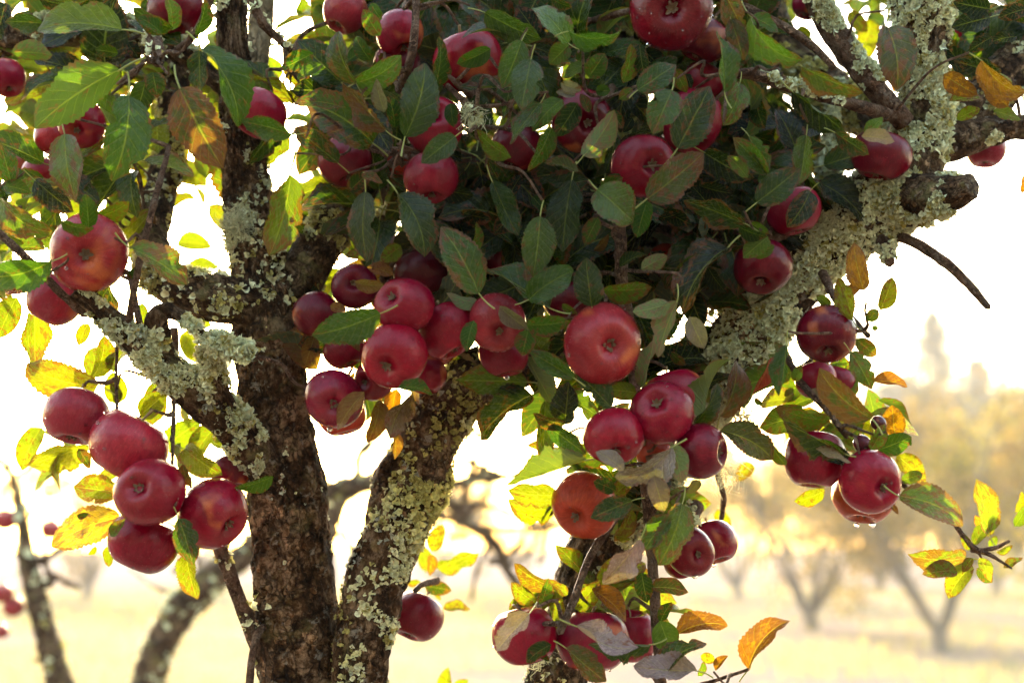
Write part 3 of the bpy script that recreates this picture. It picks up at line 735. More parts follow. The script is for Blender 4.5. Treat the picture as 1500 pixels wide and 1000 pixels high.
def hang_drop_mesh():
    V = []; F = []; n = 10; pr = [(0.0, 0.0), (0.35, 0.15), (0.75, 0.5), (1.0, 1.0), (0.85, 1.5), (0.4, 1.85), (0.0, 1.95)]
    for r, z in pr:
        for k in range(n): V.append((r * math.cos(2 * math.pi * k / n), r * math.sin(2 * math.pi * k / n), -z))
    for i in range(len(pr) - 1):
        for k in range(n): F.append((i * n + k, i * n + (k + 1) % n, (i + 1) * n + (k + 1) % n, (i + 1) * n + k))
    return mesh_np('water_drop', np.array(V), np.array(F), M_WATER)


HD = hang_drop_mesh()
TONE = {'d': (0.095, 0.0005, 0.008, 0.3), 'm': (0.17, 0.0008, 0.013, 0.6), 'p': (0.24, 0.011, 0.022, 1.2), 'o': (0.28, 0.030, 0.010, 0.5), 'x': (0.055, 0.0006, 0.005, 0.2)}  # o: orange skin with backlight put in; x: crimson with shade put in
G1, G2, G3, G4, G5 = 'apples of the left cluster', 'apples bunched beside the trunk', 'apples in the dark canopy', 'apples of the central hanging bunch', 'apples on the right'
# cx, cy, r, depth, calyx (px), tone, drops, group, label
AP = [
 (130, 371, 57, 1.42, (139, 376), 'p', 0, 0, 'large dusty red apple above the sawn branch end, calyx facing out'),
 (80, 438, 40, 1.49, None, 'p', 0, 0, 'pinkish apple tucked below the large dusty apple, crossed by a thin twig'),
 (24, 405, 31, 1.54, None, 'o', 0, 0, 'pale orange-pink apple at the left edge beside two larger dusty apples'),
 (119, 182, 34, 1.48, (119, 197), 'm', 0, 0, 'dark red apple behind the leaf rosette at upper left, calyx showing'),
 (80, 202, 27, 1.53, None, 'p', 0, 0, 'pink-red apple peeping out left of the dark apple behind the leaf rosette'),
 (257, 14, 37, 1.54, None, 'd', 0, 0, 'dark apple in shade at the top edge above the leaf rosette'),
 (380, 166, 39, 1.50, None, 'm', 0, 0, 'bright crimson apple with a green leaf across its lower half, by the upright lichened limb'),
 (10, 114, 28, 1.56, None, 'm', 0, 0, 'red apple cut by the left edge among upper leaves'),
 (30, 252, 27, 1.66, None, 'o', 0, 0, 'orange-lit apple sliver among yellow leaves near the left edge'),
 (60, 256, 27, 1.62, None, 'm', 0, 0, 'pink-red apple sliver beneath the olive leaf, right of the orange-lit one'),
 (112, 609, 47, 1.45, None, 'p', 0, 1, 'pale dusty apple, uppermost and leftmost of the left hanging cluster'),
 (188, 652, 57, 1.43, None, 'p', 4, 1, 'broad streaked red apple in the middle of the left hanging cluster'),
 (219, 721, 48, 1.38, (212, 709), 'm', 0, 1, 'front apple of the left hanging cluster, calyx pointing straight out'),
 (312, 752, 51, 1.41, (346, 770), 'm', 6, 1, 'deep red apple nearest the trunk in the left hanging cluster, calyx on its side'),
 (210, 794, 49, 1.42, None, 'm', 6, 1, 'lowest apple of the left hanging cluster, a green leaf against its side'),
 (338, 692, 29, 1.52, None, 'd', 0, 1, 'small red apple squeezed between the sawn branch and the left hanging cluster'),
 (592, 447, 42, 1.40, (571, 432), 'm', 3, 2, 'glossy apple at the top front of the bunch beside the trunk, calyx upper left'),
 (654, 484, 42, 1.43, None, 'm', 4, 2, 'red apple at the right of the bunch beside the trunk, touching the front apple'),
 (578, 521, 46, 1.39, (566, 538), 'm', 0, 2, 'largest apple low in the bunch beside the trunk, calyx facing the viewer'),
 (519, 419, 34, 1.48, (521, 414), 'd', 0, 2, 'dull brownish-red apple with a curled dead leaf at its calyx, top of the trunk bunch'),
 (462, 460, 34, 1.47, None, 'd', 0, 2, 'dull dark apple leaning on the trunk, leftmost of the bunch'),
 (489, 584, 41, 1.43, (494, 591), 'm', 3, 2, 'red apple with orange underside hanging lowest beside the trunk'),
 (500, 604, 36, 1.49, None, 'o', 0, 2, 'orange-pink apple mostly hidden behind the lowest apple beside the trunk'),
 (548, 556, 31, 1.46, (533, 560), 'd', 0, 2, 'dark apple under the largest apple of the trunk bunch, above the dead leaves'),
 (504, 514, 29, 1.48, None, 'd', 0, 2, 'dark red apple in shade under the long green leaf of the trunk bunch'),
 (624, 549, 31, 1.48, None, 'm', 0, 2, 'red apple behind the lower right of the trunk bunch, over the middle limb'),
 (641, 510, 27, 1.49, None, 'o', 0, 2, 'orange-red sliver of apple under the right apple of the trunk bunch'),
 (728, 472, 43, 1.42, (733, 489), 'p', 3, 2, 'streaked pink-red apple right of the trunk bunch, partly under a pale leaf'),
 (738, 518, 35, 1.47, None, 'm', 3, 2, 'red apple tucked beneath the streaked apple with a water drop hanging'),
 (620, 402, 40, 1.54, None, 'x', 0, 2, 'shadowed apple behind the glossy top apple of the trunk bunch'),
 (637, 184, 42, 1.43, (640, 171), 'm', 4, 3, 'red apple with water pooled round its calyx, upper centre'),
 (631, 260, 40, 1.41, None, 'm', 2, 3, 'round crimson apple hanging directly below the one with water in its calyx'),
 (505, 236, 41, 1.50, None, 'd', 0, 3, 'dark apple under broad dark leaves left of the crimson centre apples'),
 (584, 236, 22, 1.53, None, 'o', 0, 3, 'orange-tinted apple sliver left of the crimson apple in the upper centre'),
 (685, 89, 50, 1.46, None, 'm', 0, 3, 'large red apple with a bright rim, upper centre, leaves over its right side'),
 (585, 49, 36, 1.50, None, 'm', 0, 3, 'red apple in the top trio beside the upright twig'),
 (582, 94, 32, 1.52, None, 'd', 0, 3, 'dark red apple beneath the one beside the upright twig'),
 (506, 17, 32, 1.55, None, 'p', 0, 3, 'sunlit pink apple at the top edge, leftmost of the top trio'),
 (984, 14, 58, 1.42, (979, 24), 'd', 6, 3, 'large dark wine-red apple cut by the top edge, leaf over its calyx'),
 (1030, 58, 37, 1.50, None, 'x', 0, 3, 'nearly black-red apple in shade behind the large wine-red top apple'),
 (1030, 118, 30, 1.54, None, 'm', 0, 3, 'magenta-red apple below the shaded apple at the top right of centre'),
 (1013, 178, 45, 1.49, None, 'm', 0, 3, 'red apple crossed by a long dark leaf, right of the upper centre'),
 (943, 243, 47, 1.42, (956, 246), 'm', 6, 3, 'magenta-red apple with fine dew and a dark blemish, centre right of the canopy'),
 (852, 178, 44, 1.48, (860, 186), 'd', 0, 3, 'dark apple in deep shade behind the yellow-green leaf, canopy centre'),
 (757, 215, 35, 1.50, None, 'd', 0, 3, 'dark red apple half buried in leaves left of the canopy centre'),
 (882, 503, 57, 1.39, (893, 506), 'p', 0, 4, 'largest rosy apple of the central hanging bunch, calyx facing the viewer'),
 (968, 604, 47, 1.39, (957, 584), 'm', 8, 4, 'wet glossy apple in the middle of the central hanging bunch'),
 (988, 581, 44, 1.45, None, 'm', 0, 4, 'red apple right behind the wet glossy apple of the central bunch'),
 (900, 639, 42, 1.38, (901, 664), 'm', 10, 4, 'bright dewy apple lower left in the central bunch, calyx at its base'),
 (1026, 661, 40, 1.40, (1056, 661), 'd', 3, 4, 'deep red oblong apple at the right of the central bunch, calyx on its side'),
 (958, 664, 26, 1.46, None, 'o', 0, 4, 'orange-red sliver of apple under the wet glossy apple'),
 (856, 739, 48, 1.44, (839, 756), 'o', 0, 4, 'orange-red apple below the central bunch beside a broad bright leaf'),
 (768, 930, 46, 1.43, None, 'm', 4, 4, 'red apple at the bottom edge with a grey dry leaf across it'),
 (868, 938, 50, 1.44, None, 'm', 0, 4, 'large red apple at the bottom under curled grey leaves, right of the twig spur'),
 (924, 930, 41, 1.48, None, 'm', 0, 4, 'red apple behind the hanging shoot at the bottom, right of the largest one there'),
 (1012, 808, 35, 1.46, (1022, 808), 'd', 0, 4, 'dripping red apple in front of its twin, right of the hanging shoot'),
 (1046, 793, 33, 1.52, None, 'm', 0, 4, 'red apple behind the dripping one, outermost right of the hanging shoot'),
 (1000, 822, 26, 1.50, None, 'm', 0, 4, 'small red apple below and behind the dripping one'),
 (1211, 489, 44, 1.43, (1208, 520), 'd', 4, 5, 'dark glossy apple hanging alone under the lichened right limb'),
 (1275, 706, 45, 1.40, (1290, 712), 'm', 6, 5, 'speckled red apple, frontmost of the right-hand hanging cluster'),
 (1193, 672, 46, 1.44, None, 'm', 4, 5, 'red apple under a dark folded leaf, left in the right-hand hanging cluster'),
 (1266, 725, 44, 1.46, None, 'o', 0, 5, 'orange-red apple showing beneath the speckled apple of the right-hand cluster'),
 (1195, 556, 30, 1.49, None, 'm', 0, 5, 'red apple behind the leafy twig under the dark glossy apple, left of two'),
 (1226, 560, 30, 1.51, None, 'm', 0, 5, 'red apple behind the leafy twig under the dark glossy apple, right of two'),
 (1163, 309, 40, 1.49, None, 'm', 0, 5, 'red apple beneath dark leaves left of the lichened right limb'),
 (1117, 391, 42, 1.48, (1110, 420), 'd', 0, 5, 'dark red apple resting against the underside foliage at the right limb'),
 (1290, 227, 42, 1.51, None, 'd', 0, 5, 'dark apple nestled in the fork of the lichened right limb'),
 (984, 391, 38, 1.56, None, 'o', 0, 5, 'backlit orange-red apple in the gap right of the brown hanging shoot'),
 (1444, 219, 28, 1.62, None, 'p', 0, 5, 'pale pink apple against the white sky under the right bough'),
 (1412, 52, 30, 1.70, None, 'm', 0, 5, 'soft red apple in the shaded upper right corner, left of two'),
 (1466, 52, 34, 1.68, None, 'm', 0, 5, 'soft red apple in the shaded upper right corner, right of two'),
 (610, 902, 39, 1.60, (597, 931), 'm', 0, 4, 'lone red apple hanging against the pale ground right of the forked trunk'),
 (1114, 155, 21, 1.85, None, 'o', 0, 5, 'small blurred orange-red apple behind the thin lichened branch at upper right'),
 (748, 382, 34, 1.54, None, 'd', 0, 3, 'shadowed red apple between dark leaves above the streaked pink-red apple'),
 (553, 362, 32, 1.60, None, 'o', 0, 3, 'backlit red apple between hanging leaves above the trunk bunch'),
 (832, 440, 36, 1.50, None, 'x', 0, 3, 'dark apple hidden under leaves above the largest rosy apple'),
 (1182, 8, 22, 1.75, None, 'm', 0, 5, 'small red apple at the top edge beside the lichened bough'),
]
ap_objs = []
for i, (cx, cy_, r, d, cal, tone, nd, gi, lab) in enumerate(AP):
    c = at(cx, cy_, d); rad = r * K * d
    if cal:
        dx, dy = (cal[0] - cx) / r, -(cal[1] - cy_) / r
        dx, dy = dx * 1.12, dy * 1.12
        q = dx * dx + dy * dy
        if q > 0.92: s = math.sqrt(0.92 / q); dx *= s; dy *= s; q = 0.92
        dv = Vector((dx, dy, math.sqrt(1 - q)))
    else:
        dv = Vector((rng.uniform(-0.5, 0.5), -0.9, rng.uniform(-0.05, 0.40))).normalized()
    dw = (CR @ dv).normalized()
    rot = (-dw).to_track_quat('Z', 'Y').to_matrix() @ Matrix.Rotation(rng.uniform(0, 6.28), 3, 'Z')
    k = i % 8
    o = link('apple', AM[k])
    o.matrix_world = Matrix.Translation(c) @ rot.to_4x4() @ Matrix.Diagonal((rad * rng.uniform(0.95, 1.03), rad * rng.uniform(0.95, 1.03), rad * rng.uniform(0.93, 1.05), 1))
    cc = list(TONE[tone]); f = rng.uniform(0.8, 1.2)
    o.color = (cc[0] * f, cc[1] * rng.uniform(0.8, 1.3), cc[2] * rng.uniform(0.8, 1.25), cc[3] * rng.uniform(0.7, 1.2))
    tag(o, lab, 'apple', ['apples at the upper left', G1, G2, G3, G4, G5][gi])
    link('calyx', CMh[i % 4], o); link('stem', SM[i % 4], o)
    nd = max(nd, 3 if d < 1.46 else 0)
    if nd:
        tocam = (rot.inverted() @ (cam.location - c).normalized())
        dm = drops_mesh(AM[k], 100 + i, nd * 7, tocam)
        if dm: tag(link('water_drops', dm, o), kind='stuff')
    ap_objs.append((o, c, rad))
for (ai, px, py, d, r) in ((28, 742, 552, 1.45, 4.5), (55, 1018, 843, 1.45, 4.5), (56, 1045, 827, 1.51, 4), (61, 1255, 769, 1.455, 4), (61, 1278, 768, 1.455, 4.5), (21, 483, 628, 1.425, 4.5), (58, 1213, 532, 1.42, 3.5), (38, 950, 66, 1.41, 4)):
    o, c, rad = ap_objs[ai]
    h = link('water_drop', HD, o); h.matrix_parent_inverse = o.matrix_world.inverted()
    h.matrix_world = Matrix.Translation(at(px, py - 4, d)) @ Matrix.Scale(r * K * d, 4)
# two shrivelled fruitlets above the right-hand cluster
for (x, y, r, lab) in ((1287, 620, 11, 'tiny shrivelled dark fruit on the leafy spur, upper of two'), (1263, 650, 13, 'tiny shrivelled dark fruit just above the speckled apple')):
    o = link('fruitlet', AM[3]); c = at(x, y, 1.41)
    dw = CR @ Vector((0.2, -0.5, 0.8)).normalized()
    o.matrix_world = Matrix.Translation(c) @ (-dw).to_track_quat('Z', 'Y').to_matrix().to_4x4() @ Matrix.Diagonal((r * K * 1.41, r * K * 1.35, r * K * 1.75, 1))
    o.color = (0.05, 0.008, 0.012, 0.3); tag(o, lab, 'fruit', 'shrivelled fruits'); link('calyx', CMh[1], o); link('stem', SM[1], o)
# ------------------------------------------------------------------ leaves
def leaf_grid(rows, cols, g, fold, curl, wav, twist, tooth, asp=0.29):
    t = np.linspace(0, 1, rows)
    w = np.sin(math.pi * np.clip(t, 0, 1) ** 0.86) ** 0.62 * (1 - 0.12 * t) * (1 - np.clip((t - 0.86) / 0.14, 0, 1) * 0.45); w[0] = 0.03; w[-1] = 0.0
    w = w / w.max() * asp
    u = np.array(cols)
    U, Tt = np.meshgrid(u, t); Wd = np.repeat(w[:, None], len(u), 1)
    tz = np.zeros_like(U)
    if tooth:
        alt = np.where(np.arange(rows) % 2 == 0, 1.0, 1.0 - tooth)[:, None] * (1 + 0.035 * g.uniform(-1, 1, (rows, 1)))
        Wd = np.where(np.abs(U) > 0.95, Wd * alt, Wd)
    if tooth:
        for _ in range(int(g.integers(0, 3))):
            t0, sd, dp, wd = g.uniform(0.25, 0.95), g.choice([-1, 1]), g.uniform(0.12, 0.45), g.uniform(0.03, 0.07)
            Wd = np.where(U * sd > 0.2, Wd * (1 - dp * np.exp(-((Tt - t0) / wd) ** 2) * np.abs(U)), Wd)
    X = U * Wd
    p1, p2 = g.uniform(0, 6.28, 2); k1, k2 = g.uniform(7, 13, 2)
    wave = wav * np.abs(U) ** 1.6 * np.where(U > 0, np.sin(Tt * k1 + p1), np.sin(Tt * k2 + p2)) * np.sin(math.pi * Tt) ** 0.5
    fa = fold * (0.55 + 0.45 * np.cos(Tt * 2.2 + g.uniform(-.5, .5)))
    Z0 = np.abs(X) * np.sin(fa) + wave; X = X * np.cos(fa)
    ta = twist * Tt; X, Z0 = X * np.cos(ta) - Z0 * np.sin(ta), X * np.sin(ta) + Z0 * np.cos(ta)
    # bend along the length
    n = rows; ang = curl * (t ** 1.4); dy = np.cos(ang) / (n - 1); dz = -np.sin(ang) / (n - 1)
    cy_ = np.r_[0, np.cumsum(dy[:-1])]; cz = np.r_[0, np.cumsum(dz[:-1])]
    Y = cy_[:, None] + Z0 * np.sin(ang)[:, None]; Z = cz[:, None] + Z0 * np.cos(ang)[:, None]
    V = np.stack([X, Y, Z], -1).reshape(-1, 3)
    a = math.atan2(cz[-1], cy_[-1]); L = math.hypot(cz[-1], cy_[-1])
    c, s = math.cos(-a), math.sin(-a)
    V = np.stack([V[:, 0], V[:, 1] * c - V[:, 2] * s, V[:, 1] * s + V[:, 2] * c], 1) / L
    uv = np.stack([(U * 0.5 + 0.5).ravel(), Tt.ravel()], 1)
    m = len(u); idx = np.arange(rows * m).reshape(rows, m)
    F = np.stack([idx[:-1, :-1], idx[:-1, 1:], idx[1:, 1:], idx[1:, :-1]], -1).reshape(-1, 4)
    return V, F, uv


def leaf_mesh(seed, style):
    g = np.random.default_rng(seed)
    if style == 'dry': fold, curl, wav, tw = g.uniform(0.5, 1.0), g.uniform(-1.5, 1.5), g.uniform(0.05, 0.09), g.uniform(-1.2, 1.2)
    elif style == 'flat': fold, curl, wav, tw = g.uniform(0.05, 0.3), g.uniform(0.2, 1.0), g.uniform(0.02, 0.05), g.uniform(-.4, .4)
    elif style == 'arch': fold, curl, wav, tw = g.uniform(0.35, 0.7), g.uniform(0.9, 1.5), g.uniform(0.015, 0.03), g.uniform(-.3, .3)
    else: fold, curl, wav, tw = g.uniform(0.25, 0.95), g.uniform(-0.9, 1.7), g.uniform(0.03, 0.075), g.uniform(-.8, .8)
    V, F, uv = leaf_grid(34, (-1, -0.62, -0.3, 0, 0.3, 0.62, 1), g, fold, curl, wav, tw, 0.085, 0.29 * g.uniform(0.92, 1.08))
    # stalk
    nb = len(V); n = 6; k = 7; Vs = []; Fs = []; up = g.uniform(0.02, 0.12) * (1 if g.uniform() < 0.6 else -1); sx = g.uniform(-0.06, 0.06)
    y0 = V[3]
    for i in range(k):
        s = i / (k - 1); c = np.array([sx * s * s, 0.03 - 0.30 * s, y0[2] + up * s * s]); r = 0.010 + 0.004 * s
        for j in range(n):
            a = 2 * math.pi * j / n; Vs.append(c + np.array([math.cos(a) * r, 0, math.sin(a) * r - 0.006]))
    for i in range(k - 1):
        for j in range(n): Fs.append((nb + i * n + j, nb + i * n + (j + 1) % n, nb + (i + 1) * n + (j + 1) % n, nb + (i + 1) * n + j))
    V = np.vstack([V, Vs]); nF = len(F); F = np.vstack([F, Fs]); uv = np.vstack([uv, np.full((len(Vs), 2), 0.5)])
    me = mesh_np('leaf', V, F, M_DRY if style == 'dry' else M_LEAF, True, uv); me.materials.append(M_PETI)
    mi = np.zeros(len(me.polygons), dtype=np.int32); mi[nF:] = 1; me.polygons.foreach_set('material_index', mi)
    return me


LM = {'mid': [leaf_mesh(i, 'mid') for i in range(22)], 'flat': [leaf_mesh(50 + i, 'flat') for i in range(8)], 'arch': [leaf_mesh(80 + i, 'arch') for i in range(6)], 'dry': [leaf_mesh(100 + i, 'dry') for i in range(8)]}
# colour of the blade (r, g, b, share of brown blotches), depth, mesh style
KIND = {
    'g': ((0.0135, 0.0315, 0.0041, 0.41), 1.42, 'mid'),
    'G': ((0.0259, 0.0605, 0.0072, 0.41), 1.40, 'mid'),
    'l': ((0.0533, 0.0907, 0.0128, 0.43), 1.42, 'mid'),
    'y': ((0.0840, 0.1080, 0.0128, 0.43), 1.60, 'mid'),  # yellow-green of backlit blades, the light put into the colour
    'Y': ((0.1107, 0.1230, 0.0098, 0.46), 1.46, 'mid'),  # stronger yellow, backlight put into the colour as well
    'r': ((0.0360, 0.0448, 0.0096, 0.49), 1.41, 'mid'),
    'o': ((0.2700, 0.0850, 0.0080, 0.50), 1.44, 'mid'),
    'b': ((0.1275, 0.0595, 0.0238, 0.45), 1.41, 'dry'),
    's': ((0.1710, 0.1260, 0.1170, 0.36), 1.37, 'dry'),
    'k': ((0.0045, 0.0097, 0.0018, 0.39), 1.47, 'mid'),  # near-black green, canopy shade put into the blade colour
}
ZR = {1: (0, 0), 2: (370, 0), 3: (740, 0), 4: (1100, 0), 5: (0, 240), 6: (370, 240), 7: (740, 240), 8: (1100, 240), 9: (0, 480), 10: (370, 480), 11: (740, 480), 12: (1100, 480), 13: (0, 730), 14: (370, 730), 15: (740, 730), 16: (1100, 730)}
ZS = 400.0 / 1481.0
